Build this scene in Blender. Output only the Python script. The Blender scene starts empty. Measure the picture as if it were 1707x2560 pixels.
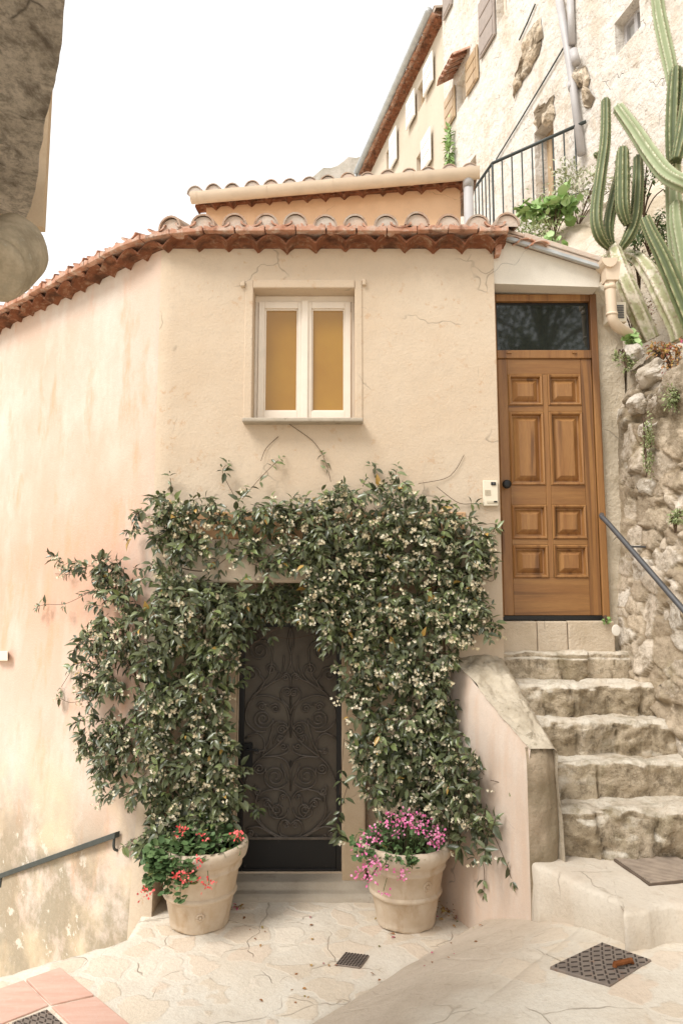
import bpy, bmesh, math, random
import numpy as np
from mathutils import Vector, noise as mnoise
R = math.radians
rnd = random.Random(7)
rng = np.random.default_rng(7)
S = bpy.context.scene
C = S.collection

# ------------------------------------------------------------------ camera, sky, sun, exposure
FPX = 1707.0; TH = math.atan(194 / FPX); H = 2.45
cam = bpy.data.objects.new('camera', bpy.data.cameras.new('camera')); C.objects.link(cam)
cam.data.sensor_fit = 'VERTICAL'; cam.data.sensor_height = 36; cam.data.sensor_width = 24; cam.data.lens = 24.0
cam.data.clip_start = 0.05; cam.data.clip_end = 2000
cam.location = (0, 0, H); cam.rotation_euler = (R(90) + TH, 0, 0)
S.camera = cam
W = bpy.data.worlds.new('World'); S.world = W; W.use_nodes = True
wn = W.node_tree.nodes; wl = W.node_tree.links
bg = wn['Background']
sky = wn.new('ShaderNodeTexSky'); sky.sky_type = 'NISHITA'; sky.sun_disc = False
SUN_EL, SUN_AZ = R(52), R(-128)          # azimuth clockwise from +Y
sky.sun_elevation = SUN_EL; sky.sun_rotation = SUN_AZ
mx = wn.new('ShaderNodeMix'); mx.data_type = 'RGBA'; mx.inputs[0].default_value = 0.86
wl.new(sky.outputs[0], mx.inputs[6]); mx.inputs[7].default_value = (6.6, 6.55, 6.4, 1)   # bright overcast
wl.new(mx.outputs[2], bg.inputs[0]); bg.inputs[1].default_value = 0.13
sun = bpy.data.objects.new('sun', bpy.data.lights.new('sun', 'SUN')); C.objects.link(sun)
sun.data.energy = 2.3; sun.data.angle = R(24); sun.data.color = (1.0, 0.965, 0.92)
sd = Vector((math.sin(SUN_AZ) * math.cos(SUN_EL), math.cos(SUN_AZ) * math.cos(SUN_EL), math.sin(SUN_EL)))
sun.rotation_euler = sd.to_track_quat('Z', 'Y').to_euler(); sun.location = sd * 30
S.view_settings.view_transform = 'Standard'; S.view_settings.look = 'None'
S.view_settings.exposure = 0.76; S.view_settings.gamma = 1
S.cycles.use_denoising = True
S.cycles.max_bounces = 8

# ------------------------------------------------------------------ measuring helpers (photo pixel -> point at a real depth)
c_, s_ = math.cos(TH), math.sin(TH)
def ray(px, py):
    a = (px - 853.5) / FPX; b = -(py - 1280) / FPX
    return (a, c_ - b * s_, s_ + b * c_)
K = 2560 / 2352.0
def aY(px, py, Y):
    d = ray(px, py); t = Y / d[1]; return Vector((d[0] * t, Y, H + d[2] * t))
def dY(x, y, Y): return aY(x * K, y * K, Y)
def aZ(px, py, z):
    d = ray(px, py); t = (z - H) / d[2]; return Vector((d[0] * t, d[1] * t, z))
def dZ(x, y, z): return aZ(x * K, y * K, z)
def aPlane(px, py, p, n):
    d = Vector(ray(px, py)); o = Vector((0, 0, H)); den = d.dot(n)
    if abs(den) < 1e-6: return None, 1e9
    t = (p - o).dot(n) / den
    return o + d * t, t

# ------------------------------------------------------------------ object helpers
WO = {}
def tag(o, label=None, cat=None, group=None, kind=None):
    if label: o['label'] = label
    if cat: o['category'] = cat
    if group: o['group'] = group
    if kind: o['kind'] = kind
    return o
def thing(name, loc, label, cat, group=None):
    o = bpy.data.objects.new(name, None); C.objects.link(o); o.location = loc; o.empty_display_size = .1
    WO[o.name] = Vector(loc); return tag(o, label, cat, group)
def mesh(name, V, F, mats, parent=None, smooth=False, mi=None, attr=None, label=None, origin=None):
    V = np.asarray(V, dtype=float).reshape(-1, 3)
    if origin is None:
        mn = V.min(0); mxx = V.max(0); origin = Vector(((mn[0]+mxx[0])/2, (mn[1]+mxx[1])/2, mn[2]))
    V = V - np.array(origin)
    me = bpy.data.meshes.new(name); me.from_pydata(V.tolist(), [], F)
    if not isinstance(mats, (list, tuple)): mats = [mats]
    for m in mats: me.materials.append(m)
    if mi is not None: me.polygons.foreach_set('material_index', np.asarray(mi, dtype=np.int32))
    if smooth: me.polygons.foreach_set('use_smooth', np.ones(len(me.polygons), dtype=bool))
    if attr is not None:
        for k, a in attr.items():
            at = me.attributes.new(k, 'FLOAT', 'POINT'); at.data.foreach_set('value', np.asarray(a, dtype=np.float32))
    me.update()
    o = bpy.data.objects.new(name, me); C.objects.link(o); WO[o.name] = Vector(origin)
    if parent is not None:
        o.parent = parent; o.location = Vector(origin) - WO[parent.name]
    else: o.location = origin
    if label: o['label'] = label
    return o
class MB:
    """collects shapes in world coordinates"""
    def __init__(s): s.v = []; s.f = []; s.m = []; s.a = []
    def add(s, V, F, m=0, a=None):
        k = len(s.v); s.v += [tuple(p) for p in V]; s.f += [tuple(i + k for i in f) for f in F]; s.m += [m] * len(F)
        s.a += list(a) if a is not None else [0.0] * len(V)
        return s
    def box(s, x0, x1, y0, y1, z0, z1, m=0):
        V = [(x, y, z) for z in (z0, z1) for y in (y0, y1) for x in (x0, x1)]
        return s.add(V, [(0,2,3,1),(4,5,7,6),(0,1,5,4),(2,6,7,3),(0,4,6,2),(1,3,7,5)], m)
    def hexa(s, P, m=0):       # 8 points: bottom ring 4, top ring 4
        return s.add(P, [(3,2,1,0),(4,5,6,7),(0,1,5,4),(1,2,6,5),(2,3,7,6),(3,0,4,7)], m)
    def prism(s, poly, d, m=0):
        n = len(poly); d = Vector(d); P = [Vector(p) for p in poly]
        return s.add(P + [p + d for p in P], [tuple(range(n))[::-1], tuple(range(n, 2*n))] + [(i, (i+1) % n, n + (i+1) % n, n + i) for i in range(n)], m)
    def tube(s, pts, r, n=8, m=0, cap=True):
        pts = [Vector(p) for p in pts]; rs = r if isinstance(r, (list, tuple)) else [r] * len(pts)
        V = []; N = None
        for i, p in enumerate(pts):
            t = (pts[min(i+1, len(pts)-1)] - pts[max(i-1, 0)])
            if t.length < 1e-9: t = Vector((0, 0, 1))
            t.normalize()
            if N is None:
                N = t.cross(Vector((0.123, 0.456, 0.88))); N.normalize()
            else:
                N = N - t * N.dot(t); N.normalize()
            B = t.cross(N)
            for k in range(n):
                a = 2 * math.pi * k / n; V.append(p + (N * math.cos(a) + B * math.sin(a)) * rs[i])
        F = [(i*n+k, i*n+(k+1) % n, (i+1)*n+(k+1) % n, (i+1)*n+k) for i in range(len(pts)-1) for k in range(n)]
        if cap: F += [tuple(range(n))[::-1], tuple(range((len(pts)-1)*n, len(pts)*n))]
        return s.add(V, F, m)
    def lathe(s, prof, c, n=40, m=0, wob=None):
        V = []
        for (r, z) in prof:
            for k in range(n):
                a = 2 * math.pi * k / n; V.append((c[0] + r*math.cos(a), c[1] + r*math.sin(a), c[2] + z))
        F = [(i*n+k, i*n+(k+1) % n, (i+1)*n+(k+1) % n, (i+1)*n+k) for i in range(len(prof)-1) for k in range(n)]
        return s.add(V, F, m)
    def build(s, name, mats, parent=None, smooth=False, label=None, attr=None):
        return mesh(name, s.v, s.f, mats, parent, smooth, s.m, {attr: s.a} if attr else None, label)
def bevel(o, w=.006, seg=2, ang=30):
    b = o.modifiers.new('bevel', 'BEVEL'); b.width = w; b.segments = seg; b.limit_method = 'ANGLE'; b.angle_limit = R(ang); return o
def autosmooth(o, ang=40):
    me = o.data; bm = bmesh.new(); bm.from_mesh(me); bm.normal_update()
    for f in bm.faces: f.smooth = True
    for e in bm.edges:
        if len(e.link_faces) == 2 and e.calc_face_angle(0) > R(ang): e.smooth = False
    bm.to_mesh(me); bm.free(); return o
def smooth_path(pts, n=6):
    P = [Vector(p) for p in pts]; out = []
    for i in range(len(P)-1):
        p0 = P[max(i-1, 0)]; p1 = P[i]; p2 = P[i+1]; p3 = P[min(i+2, len(P)-1)]
        for k in range(n):
            t = k / n
            out.append(.5*((2*p1) + (p2-p0)*t + (2*p0-5*p1+4*p2-p3)*t*t + (3*p1-p0-3*p2+p3)*t**3))
    out.append(P[-1]); return out
def fbm(x, y, z, o=4): return mnoise.fractal(Vector((x, y, z)), 1.0, 2.0, o)
def sstep(a, b, x):
    t = min(1, max(0, (x - a) / (b - a))); return t * t * (3 - 2 * t)

# ------------------------------------------------------------------ materials
class Mat:
    def __init__(s, name, rough=.85, spec=.3):
        s.m = bpy.data.materials.new(name); s.m.use_nodes = True; s.t = s.m.node_tree
        s.b = s.t.nodes['Principled BSDF']; s.b.inputs['Roughness'].default_value = rough
        s.b.inputs['Specular IOR Level'].default_value = spec
        s.geo = s.t.nodes.new('ShaderNodeNewGeometry').outputs['Position']
    def L(s, v, sock):
        if isinstance(v, bpy.types.NodeSocket): s.t.links.new(v, sock)
        elif v is not None:
            if isinstance(v, tuple) and len(v) == 3 and sock.type == 'RGBA': v = v + (1,)
            sock.default_value = v
    def map(s, scale=(1,1,1), rot=(0,0,0), vec=None):
        n = s.t.nodes.new('ShaderNodeMapping'); s.L(vec or s.geo, n.inputs[0]); n.inputs['Scale'].default_value = scale; n.inputs['Rotation'].default_value = rot
        return n.outputs[0]
    def noise(s, scale, detail=5, rough=.55, vec=None, dist=0):
        n = s.t.nodes.new('ShaderNodeTexNoise'); s.L(vec or s.geo, n.inputs['Vector']); n.inputs['Scale'].default_value = scale
        n.inputs['Detail'].default_value = detail; n.inputs['Roughness'].default_value = rough; n.inputs['Distortion'].default_value = dist
        return n.outputs['Fac']
    def noisec(s, scale, vec=None):
        n = s.t.nodes.new('ShaderNodeTexNoise'); s.L(vec or s.geo, n.inputs['Vector']); n.inputs['Scale'].default_value = scale; return n.outputs['Color']
    def voro(s, scale, feat='F1', vec=None, rand=1, out='Distance'):
        n = s.t.nodes.new('ShaderNodeTexVoronoi'); n.feature = feat; s.L(vec or s.geo, n.inputs['Vector']); n.inputs['Scale'].default_value = scale
        n.inputs['Randomness'].default_value = rand
        return n.outputs[out]
    def ramp(s, fac, stops):
        n = s.t.nodes.new('ShaderNodeValToRGB'); s.L(fac, n.inputs[0]); e = n.color_ramp.elements
        while len(e) < len(stops): e.new(.5)
        for i, (p, c) in enumerate(stops):
            e[i].position = p; e[i].color = (c, c, c, 1) if not isinstance(c, tuple) else c + (1,)
        return n.outputs[0]
    def mix(s, f, a, b, mode='MIX'):
        n = s.t.nodes.new('ShaderNodeMix'); n.data_type = 'RGBA'; n.blend_type = mode
        s.L(f, n.inputs[0]); s.L(a, n.inputs[6]); s.L(b, n.inputs[7]); return n.outputs[2]
    def math(s, op, a, b=None, clamp=False):
        n = s.t.nodes.new('ShaderNodeMath'); n.operation = op; n.use_clamp = clamp; s.L(a, n.inputs[0])
        if b is not None: s.L(b, n.inputs[1])
        return n.outputs[0]
    def sep(s, i, vec=None):
        n = s.t.nodes.new('ShaderNodeSeparateXYZ'); s.L(vec or s.geo, n.inputs[0]); return n.outputs[i]
    def attr(s, name):
        n = s.t.nodes.new('ShaderNodeAttribute'); n.attribute_name = name; return n.outputs['Fac']
    def mrange(s, v, a, b, c=0., d=1.):
        n = s.t.nodes.new('ShaderNodeMapRange'); s.L(v, n.inputs[0])
        for i, x in enumerate((a, b, c, d)): n.inputs[i+1].default_value = x
        return n.outputs[0]
    def bump(s, h, strength=.3, dist=.02, nrm=None):
        n = s.t.nodes.new('ShaderNodeBump'); s.L(h, n.inputs['Height']); n.inputs['Strength'].default_value = strength; n.inputs['Distance'].default_value = dist
        if nrm is not None: s.L(nrm, n.inputs['Normal'])
        s.t.links.new(n.outputs[0], s.b.inputs['Normal']); return n.outputs[0]
    def col(s, c): s.L(c, s.b.inputs['Base Color']); return s
    def ro(s, c): s.L(c, s.b.inputs['Roughness']); return s

def plaster(name, base, alt, spots=None, streak=None, sc=1.0, bumpk=.25, fine=45, lo=.42, hi=.62, bd=.03):
    M = Mat(name, .9, .15)
    c = M.mix(M.ramp(M.noise(sc*1.1, 6, .6), [(lo, 0.), (hi, 1.)]), base, alt)
    c = M.mix(M.ramp(M.noise(sc*5, 6, .65), [(.35, 0.), (.75, .35)]), c, tuple(x*.86 for x in base))
    if streak:
        c = M.mix(M.ramp(M.noise(sc*2.4, 6, .65, M.map((3.2, 3.2, .55))), [(.46, 0.), (.68, .75)]), c, streak)
    if spots:
        c = M.mix(M.math('MULTIPLY', M.ramp(M.noise(13, 6, .72), [(.585, 0.), (.63, .8)]), M.ramp(M.noise(1.6, 4, .6), [(.46, 0.), (.56, 1.)])), c, spots)
    c = M.mix(M.ramp(M.noise(130, 3, .6), [(.3, .0), (.8, .30)]), c, tuple(x*.66 for x in base))
    c = M.mix(M.ramp(M.noise(16, 6, .7), [(.50, 0.), (.68, .32)]), c, tuple(x*.80 for x in base))
    wv = M.t.nodes.new('ShaderNodeVectorMath'); wv.operation = 'ADD'; vs = M.t.nodes.new('ShaderNodeVectorMath'); vs.operation = 'SCALE'
    M.L(M.noisec(4.5), vs.inputs[0]); vs.inputs['Scale'].default_value = .30; M.L(M.geo, wv.inputs[0]); M.L(vs.outputs[0], wv.inputs[1])
    crk = M.math('MULTIPLY', M.ramp(M.voro(1.1, 'DISTANCE_TO_EDGE', wv.outputs[0]), [(.0, 1.), (.007, 0.)]), M.ramp(M.noise(1.7, 4, .6), [(.54, 0.), (.60, .8)]))
    c = M.mix(crk, c, tuple(x*.45 for x in base))
    M.col(c)
    h = M.math('ADD', M.math('MULTIPLY', M.noise(fine, 6, .65), .5), M.math('ADD', M.noise(4.5, 6, .55), M.math('MULTIPLY', crk, -.2)))
    M.bump(h, bumpk, bd); return M
def simple(name, colr, rough=.6, spec=.4, var=.15, sc=12, bumpk=.0, metal=0.):
    M = Mat(name, rough, spec); M.b.inputs['Metallic'].default_value = metal
    M.col(M.mix(M.ramp(M.noise(sc, 5, .6), [(.35, 0.), (.7, 1.)]), colr, tuple(x*(1-var) for x in colr)))
    if bumpk: M.bump(M.noise(sc*4, 4, .6), bumpk, .01)
    return M.m

mt = {}
mt['cream'] = plaster('cream_plaster', (.635, .525, .40), (.60, .475, .345), spots=(.54, .38, .25), bumpk=.3, sc=.8).m
# pink lime wash of the curved lane wall
M = Mat('pink_plaster', .92, .12)
c = M.mix(M.ramp(M.noise(.9, 5, .6), [(.36, 0.), (.60, 1.)]), (.60, .52, .445), (.60, .45, .355))
c = M.mix(M.ramp(M.noise(1.7, 8, .68, M.map((1.5, 1.5, .75))), [(.46, 0.), (.66, .7)]), c, (.67, .605, .53))
zz = M.sep(2)
pk = M.math('MULTIPLY', M.mrange(M.math('ABSOLUTE', M.math('SUBTRACT', zz, 2.5)), 1.5, .3), M.ramp(M.noise(1.2, 6, .6, M.map((1.6, 1.6, .7))), [(.29, 0.), (.49, .95)]))
c = M.mix(pk, c, (.62, .385, .28))
c = M.mix(M.ramp(M.noise(2.6, 6, .65, M.map((1.6, 1.6, .6))), [(.54, 0.), (.68, .75)]), c, (.62, .36, .23))
low = M.mrange(zz, .95, .25)
mold = M.math('MULTIPLY', M.ramp(M.noise(2.6, 8, .68), [(.37, 0.), (.50, 1.)]), low)
c = M.mix(M.math('MULTIPLY', mold, .8), c, (.27, .23, .15))
mid = M.mrange(zz, 1.5, .5)
c = M.mix(M.math('MULTIPLY', M.ramp(M.noise(1.6, 6, .6), [(.45, 0.), (.62, .7)]), mid), c, (.70, .56, .38))
peel = M.math('MULTIPLY', M.ramp(M.noise(5.2, 7, .7), [(.60, 0.), (.63, 1.)]), M.mrange(zz, .7, .3))
c = M.mix(M.math('MULTIPLY', peel, .7), c, (.76, .70, .60))
c = M.mix(M.ramp(M.noise(24, 7, .72), [(.48, 0.), (.72, .35)]), c, (.56, .44, .34))
c = M.mix(M.ramp(M.noise(110, 3, .6), [(.4, 0.), (.8, .25)]), c, (.5, .4, .3))
M.col(c); M.bump(M.math('ADD', M.math('MULTIPLY', M.noise(60, 5, .65), .4), M.math('ADD', M.noise(3.5, 6, .55), M.math('MULTIPLY', mold, -.25))), .28, .035)
mt['pink'] = M.m
mt['parapet'] = plaster('pale_pink_plaster', (.72, .60, .50), (.70, .56, .45), sc=1.0, bumpk=.18, streak=(.66, .48, .35)).m
mt['white_plaster'] = plaster('white_painted_plaster', (.74, .69, .60), (.70, .64, .54), bumpk=.12, fine=90).m
mt['orange'] = plaster('orange_plaster', (.80, .54, .34), (.78, .51, .31), bumpk=.12).m
mt['band'] = plaster('shaded_ochre_plaster', (.58, .36, .20), (.50, .29, .15), bumpk=.25).m  # bare render ochre, with the shade of its recess painted into the colour
mt['rough_cap'] = plaster('rough_concrete', (.60, .52, .40), (.44, .37, .27), spots=(.22, .18, .12), sc=4, bumpk=1.0, fine=30).m
mt['mossy'] = plaster('mossy_render', (.30, .24, .16), (.46, .36, .26), spots=(.16, .13, .08), sc=2.4, bumpk=.8, fine=30).m
mt['tallwall'] = plaster('weathered_plaster', (.72, .67, .60), (.60, .51, .40), spots=(.30, .22, .15), streak=(.76, .72, .66), sc=1.3, bumpk=1.0, fine=12, lo=.46, hi=.60, bd=.07).m
mt['beigewall'] = plaster('beige_plaster', (.62, .54, .43), (.58, .49, .38), sc=.6, bumpk=.25).m
mt['stone_jamb'] = plaster('sandstone', (.52, .40, .27), (.46, .34, .22), bumpk=.3, sc=3).m
mt['sillstone'] = plaster('worn_stone', (.46, .40, .32), (.40, .34, .26), spots=(.3, .25, .2), bumpk=.35, sc=3).m

M = Mat('terracotta_tile', .85, .2)
c = M.mix(M.ramp(M.noise(7, 5, .6), [(.38, 0.), (.62, 1.)]), (.42, .20, .125), (.52, .31, .22))
c = M.mix(M.ramp(M.noise(15, 8, .75), [(.49, 0.), (.62, .85)]), c, (.56, .46, .38))
c = M.mix(M.ramp(M.noise(9, 7, .72), [(.53, 0.), (.64, .8)]), c, (.17, .085, .055))
M.col(c); M.bump(M.noise(40, 5, .65), .4, .01); mt['tile'] = M.m
M = Mat('weathered_tile', .9, .15)
c = M.mix(M.ramp(M.noise(6, 6, .65), [(.38, 0.), (.62, 1.)]), (.40, .25, .17), (.40, .34, .28))
c = M.mix(M.ramp(M.noise(14, 6, .7), [(.52, 0.), (.68, .7)]), c, (.15, .105, .075))
M.col(c); M.bump(M.noise(40, 5, .65), .5, .012); mt['oldtile'] = M.m
M = Mat('shaded_eave_tile', .9, .12)  # tile colour darkened to paint in the shade under the eaves
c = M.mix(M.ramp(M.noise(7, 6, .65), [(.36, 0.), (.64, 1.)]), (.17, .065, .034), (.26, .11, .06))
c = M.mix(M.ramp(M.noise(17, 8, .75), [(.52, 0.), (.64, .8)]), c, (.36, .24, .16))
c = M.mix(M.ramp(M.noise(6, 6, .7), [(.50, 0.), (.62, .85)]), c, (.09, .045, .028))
M.col(c); M.bump(M.noise(40, 5, .65), .5, .012); mt['shadetile'] = M.m
mt['mortar'] = plaster('grey_mortar', (.56, .49, .42), (.60, .45, .35), sc=4, bumpk=.5).m

# wood
def wood(name, a, b, d, axis):
    M = Mat(name, .42, .45)
    sc = {'z': (9, 9, .55), 'x': (.55, 9, 9)}[axis]
    v = M.map(sc)
    g = M.noise(1.6, 8, .62, v, .9)
    c = M.mix(M.ramp(g, [(.34, 0.), (.66, 1.)]), a, b)
    c = M.mix(M.ramp(M.noise(1.1, 3, .5, M.map(tuple(x*.6 for x in sc)), 1.6), [(.55, 0.), (.66, .8)]), c, d)
    c = M.mix(M.ramp(M.noise(30, 4, .6, M.map(sc)), [(.35, 0.), (.7, .3)]), c, d)
    M.col(c); M.bump(M.noise(18, 4, .6, v), .08, .004); return M.m
mt['wood'] = wood('varnished_wood', (.34, .170, .056), (.25, .112, .034), (.12, .050, .017), 'z')
mt['woodx'] = wood('varnished_wood_rail', (.32, .160, .052), (.235, .105, .032), (.11, .046, .015), 'x')
mt['woodp'] = wood('varnished_wood_panel', (.38, .195, .066), (.26, .115, .036), (.11, .046, .015), 'z')
mt['shutter'] = wood('pale_wood', (.50, .37, .23), (.44, .31, .18), (.32, .21, .12), 'z')
mt['glass'] = Mat('dark_glass', .04, .9).col((.022, .026, .022)).m
mt['black'] = simple('black_metal', (.012, .011, .010), .45, .4, .3)
M = Mat('black_plate', .55, .4)
c = M.mix(M.ramp(M.noise(14, 6, .7, M.map((1.2, 1, .5))), [(.62, 0.), (.74, .5)]), (.010, .009, .008), (.16, .14, .12))
M.col(c); mt['kick'] = M.m
M = Mat('aged_bronze_sheet', .6, .35); M.b.inputs['Metallic'].default_value = .15
c = M.mix(M.ramp(M.noise(5, 6, .6), [(.35, 0.), (.68, 1.)]), (.088, .070, .052), (.125, .104, .078))
c = M.mix(M.ramp(M.noise(20, 6, .7), [(.60, 0.), (.72, .5)]), c, (.12, .105, .085))
M.col(c); M.bump(M.noise(30, 4, .6), .2, .005); mt['sheet'] = M.m
mt['iron'] = simple('wrought_iron', (.135, .112, .09), .42, .5, .4, 20, .1, .3)
mt['steel'] = simple('painted_steel', (.075, .075, .078), .45, .5, .25, 15)
mt['rail'] = simple('dark_rail_paint', (.05, .06, .055), .5, .4, .3, 25)
mt['white'] = simple('white_paint', (.78, .69, .58), .5, .4, .06, 10)
mt['plastic'] = simple('cream_plastic', (.74, .66, .52), .45, .4, .05, 20)
mt['plasticgrey'] = simple('grey_plastic', (.60, .53, .40), .5, .4, .08)
mt['pvc_cream'] = simple('cream_pvc', (.68, .55, .41), .45, .4, .12, 5)
mt['pvc_grey'] = simple('grey_pvc', (.46, .44, .43), .5, .35, .15, 3)
mt['zinc'] = simple('zinc', (.50, .52, .52), .45, .5, .25, 6, 0, .2)
M = Mat('ochre_frosted_glass', .18, .6)
M.col(M.mix(M.ramp(M.noise(2.2, 3, .5), [(.35, 0.), (.65, 1.)]), (.36, .19, .022), (.31, .155, .018)))
M.bump(M.noise(160, 2, .5), .06, .003); mt['ochre'] = M.m
mt['pale_pane'] = simple('curtained_pane', (.60, .60, .58), .3, .5, .15, 6)
mt['dark'] = simple('dark_interior', (.05, .04, .035), .9, .1)
mt['brownshut'] = simple('brown_shutter_paint', (.36, .30, .26), .6, .3, .2)
mt['whiteshut'] = simple('white_shutter_paint', (.80, .78, .74), .6, .3, .08)

# stones: colour from per-vertex cell tint and joint attributes
def stone_mat(name, stops, mortar, moss=None, bumpk=.6, tread=False, earth=False):
    M = Mat(name, .92, .12)
    t = M.math('ADD', M.attr('tint'), M.math('MULTIPLY', M.math('SUBTRACT', M.noise(9, 6, .65), .5), .55), True)
    c = M.ramp(t, stops)
    c = M.mix(M.ramp(M.noise(13, 9, .78), [(.46, 0.), (.62, .85)]), c, tuple(x*.72 for x in mortar))
    c = M.mix(M.ramp(M.attr('joint'), [(.25, 0.), (.8, 1.)]), c, mortar)
    if tread:
        nz_ = M.t.nodes.new('ShaderNodeSeparateXYZ'); M.t.links.new(M.t.nodes['Geometry'].outputs['Normal'], nz_.inputs[0])
        tc = M.mix(M.ramp(M.noise(5, 7, .7), [(.42, 0.), (.64, 1.)]), (.80, .73, .61), (.70, .60, .47)); tc = M.mix(M.ramp(M.noise(22, 6, .72), [(.5, 0.), (.66, .6)]), tc, (.48, .40, .28))
        c = M.mix(M.ramp(M.math('ADD', nz_.outputs[2], M.math('MULTIPLY', M.math('SUBTRACT', M.noise(8, 6, .7), .5), .7)), [(.30, 0.), (.60, 1.)]), c, tc)
    if moss: c = M.mix(M.ramp(M.noise(3.2, 7, .7), [(.53, 0.), (.66, .75)]), c, moss)
    if earth: c = M.mix(M.math('MULTIPLY', M.ramp(M.noise(2.3, 7, .7), [(.43, 0.), (.55, .9)]), M.mrange(M.sep(2), 2.7, 3.6)), c, M.mix(M.noise(30, 5, .7), (.10, .075, .045), (.30, .24, .16)))
    M.col(c); M.bump(M.math('ADD', M.noise(24, 7, .7), M.math('MULTIPLY', M.noise(75, 4, .65), .4)), bumpk, .03); return M.m
mt['rock'] = stone_mat('rubble_stone', [(0., (.40, .32, .23)), (.35, (.56, .46, .34)), (.7, (.66, .57, .46)), (1., (.74, .68, .59))], (.36, .285, .195), (.33, .27, .17), .7, False, True)
mt['step'] = stone_mat('step_stone', [(0., (.42, .34, .235)), (.4, (.54, .44, .31)), (.75, (.62, .515, .38)), (1., (.68, .585, .45))], (.25, .195, .125), (.28, .225, .13), 1.0, True)
mt['tread'] = plaster('worn_tread', (.60, .50, .38), (.50, .40, .28), spots=(.30, .24, .15), sc=3, bumpk=.7).m
M = Mat('pale_boulder', .92, .12)
c = M.mix(M.ramp(M.noise(5, 7, .68), [(.38, 0.), (.62, 1.)]), (.50, .43, .34), (.66, .60, .52))
c = M.mix(M.ramp(M.noise(11, 8, .75), [(.50, 0.), (.64, .8)]), c, (.30, .25, .18))
M.col(c); M.bump(M.noise(20, 8, .75), .9, .03); mt['boulder'] = M.m
M = Mat('hillside_soil', .95, .1)
c = M.mix(M.ramp(M.noise(2.4, 7, .65), [(.38, 0.), (.62, 1.)]), (.55, .46, .34), (.72, .64, .53))
c = M.mix(M.ramp(M.noise(5, 7, .7), [(.54, 0.), (.68, .8)]), c, (.34, .27, .17))
M.col(c); M.bump(M.noise(9, 8, .7), .8, .08); mt['soil'] = M.m

# paving: crazy stones in pale cement on the low landing, smooth concrete ramp, stones again further up
M = Mat('stone_paving', .9, .15)
wv = M.t.nodes.new('ShaderNodeVectorMath'); wv.operation = 'ADD'
vs = M.t.nodes.new('ShaderNodeVectorMath'); vs.operation = 'SCALE'; M.L(M.noisec(5), vs.inputs[0]); vs.inputs['Scale'].default_value = .16
M.L(M.map((1, 1, 0)), wv.inputs[0]); M.L(vs.outputs[0], wv.inputs[1]); wv = wv.outputs[0]
edge = M.voro(4.6, 'DISTANCE_TO_EDGE', wv, 1)
cell = M.voro(4.6, 'F1', wv, 1, 'Color')
cv = M.sep(0, cell)
stone = M.ramp(cv, [(0., (.62, .52, .40)), (.3, (.69, .59, .46)), (.6, (.66, .54, .42)), (1., (.72, .65, .54))])
cement = M.mix(M.ramp(M.noise(2.2, 6, .6), [(.4, 0.), (.65, 1.)]), (.70, .64, .54), (.64, .56, .45))
em = M.math('ADD', edge, M.math('MULTIPLY', M.math('SUBTRACT', M.noise(14, 5, .6), .5), .16))
wide = M.math('MULTIPLY', M.ramp(em, [(.07, 0.), (.13, 1.)]), M.ramp(M.sep(1, cell), [(.38, 0.), (.42, .85)]))
wide = M.math('MULTIPLY', wide, M.attr('paved'))
c = M.mix(wide, cement, stone)
conc = M.mix(M.ramp(M.noise(3, 6, .65), [(.38, 0.), (.66, 1.)]), (.60, .505, .40), (.53, .44, .34))
c = M.mix(M.attr('ramp'), c, conc)
crk = M.math('MULTIPLY', M.ramp(M.voro(2.1, 'DISTANCE_TO_EDGE', wv), [(.0, 1.), (.012, 0.)]), M.ramp(M.noise(2.6, 3, .5), [(.5, 0.), (.58, 1.)]))
crk = M.math('MULTIPLY', crk, M.math('SUBTRACT', 1.0, M.math('MULTIPLY', M.attr('ramp'), .75)))
c = M.mix(M.math('MULTIPLY', crk, .55), c, (.36, .29, .21))
c = M.mix(M.ramp(M.noise(40, 6, .7), [(.5, 0.), (.8, .45)]), c, (.40, .33, .25))
c = M.mix(M.ramp(M.noise(6, 7, .7), [(.56, 0.), (.72, .35)]), c, (.45, .36, .26))
M.col(c)
M.bump(M.math('ADD', M.math('ADD', M.math('MULTIPLY', M.noise(50, 5, .65), .35), M.math('MULTIPLY', wide, .25)), M.math('ADD', M.math('MULTIPLY', crk, -.5), M.math('MULTIPLY', M.noise(11, 6, .6), .5))), .6, .025)
mt['paving'] = M.m
M = Mat('pink_tile_paving', .8, .2)
c = M.mix(M.ramp(M.noise(4, 6, .6, M.map((1, 6, 1))), [(.35, 0.), (.68, 1.)]), (.60, .36, .28), (.65, .44, .35))
c = M.mix(M.ramp(M.noise(24, 6, .7), [(.55, 0.), (.75, .5)]), c, (.64, .50, .42)); M.col(c); M.bump(M.noise(50, 4, .6), .2, .006); mt['pinktile'] = M.m
M = Mat('cast_iron_cover', .6, .4); M.b.inputs['Metallic'].default_value = .2
c = M.mix(M.ramp(M.noise(9, 6, .65), [(.38, 0.), (.64, 1.)]), (.20, .165, .14), (.28, .23, .19))
c = M.mix(M.ramp(M.noise(16, 6, .7), [(.58, 0.), (.70, .8)]), c, (.26, .12, .06)); M.col(c); M.bump(M.noise(60, 4, .6), .25, .005); mt['castiron'] = M.m
mt['castdark'] = simple('cast_iron_recess', (.07, .055, .045), .8, .2, .3)
M = Mat('aged_terracotta_pot', .88, .2)
c = M.mix(M.ramp(M.noise(5, 7, .65), [(.36, 0.), (.64, 1.)]), (.53, .41, .285), (.63, .53, .41))
c = M.mix(M.ramp(M.noise(9, 6, .65, M.map((1, 1, .4))), [(.54, 0.), (.70, .6)]), c, (.42, .28, .16))
M.col(c); M.bump(M.math('ADD', M.noise(12, 6, .6), M.math('MULTIPLY', M.noise(70, 4, .6), .35)), .4, .012); mt['pot'] = M.m
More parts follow.
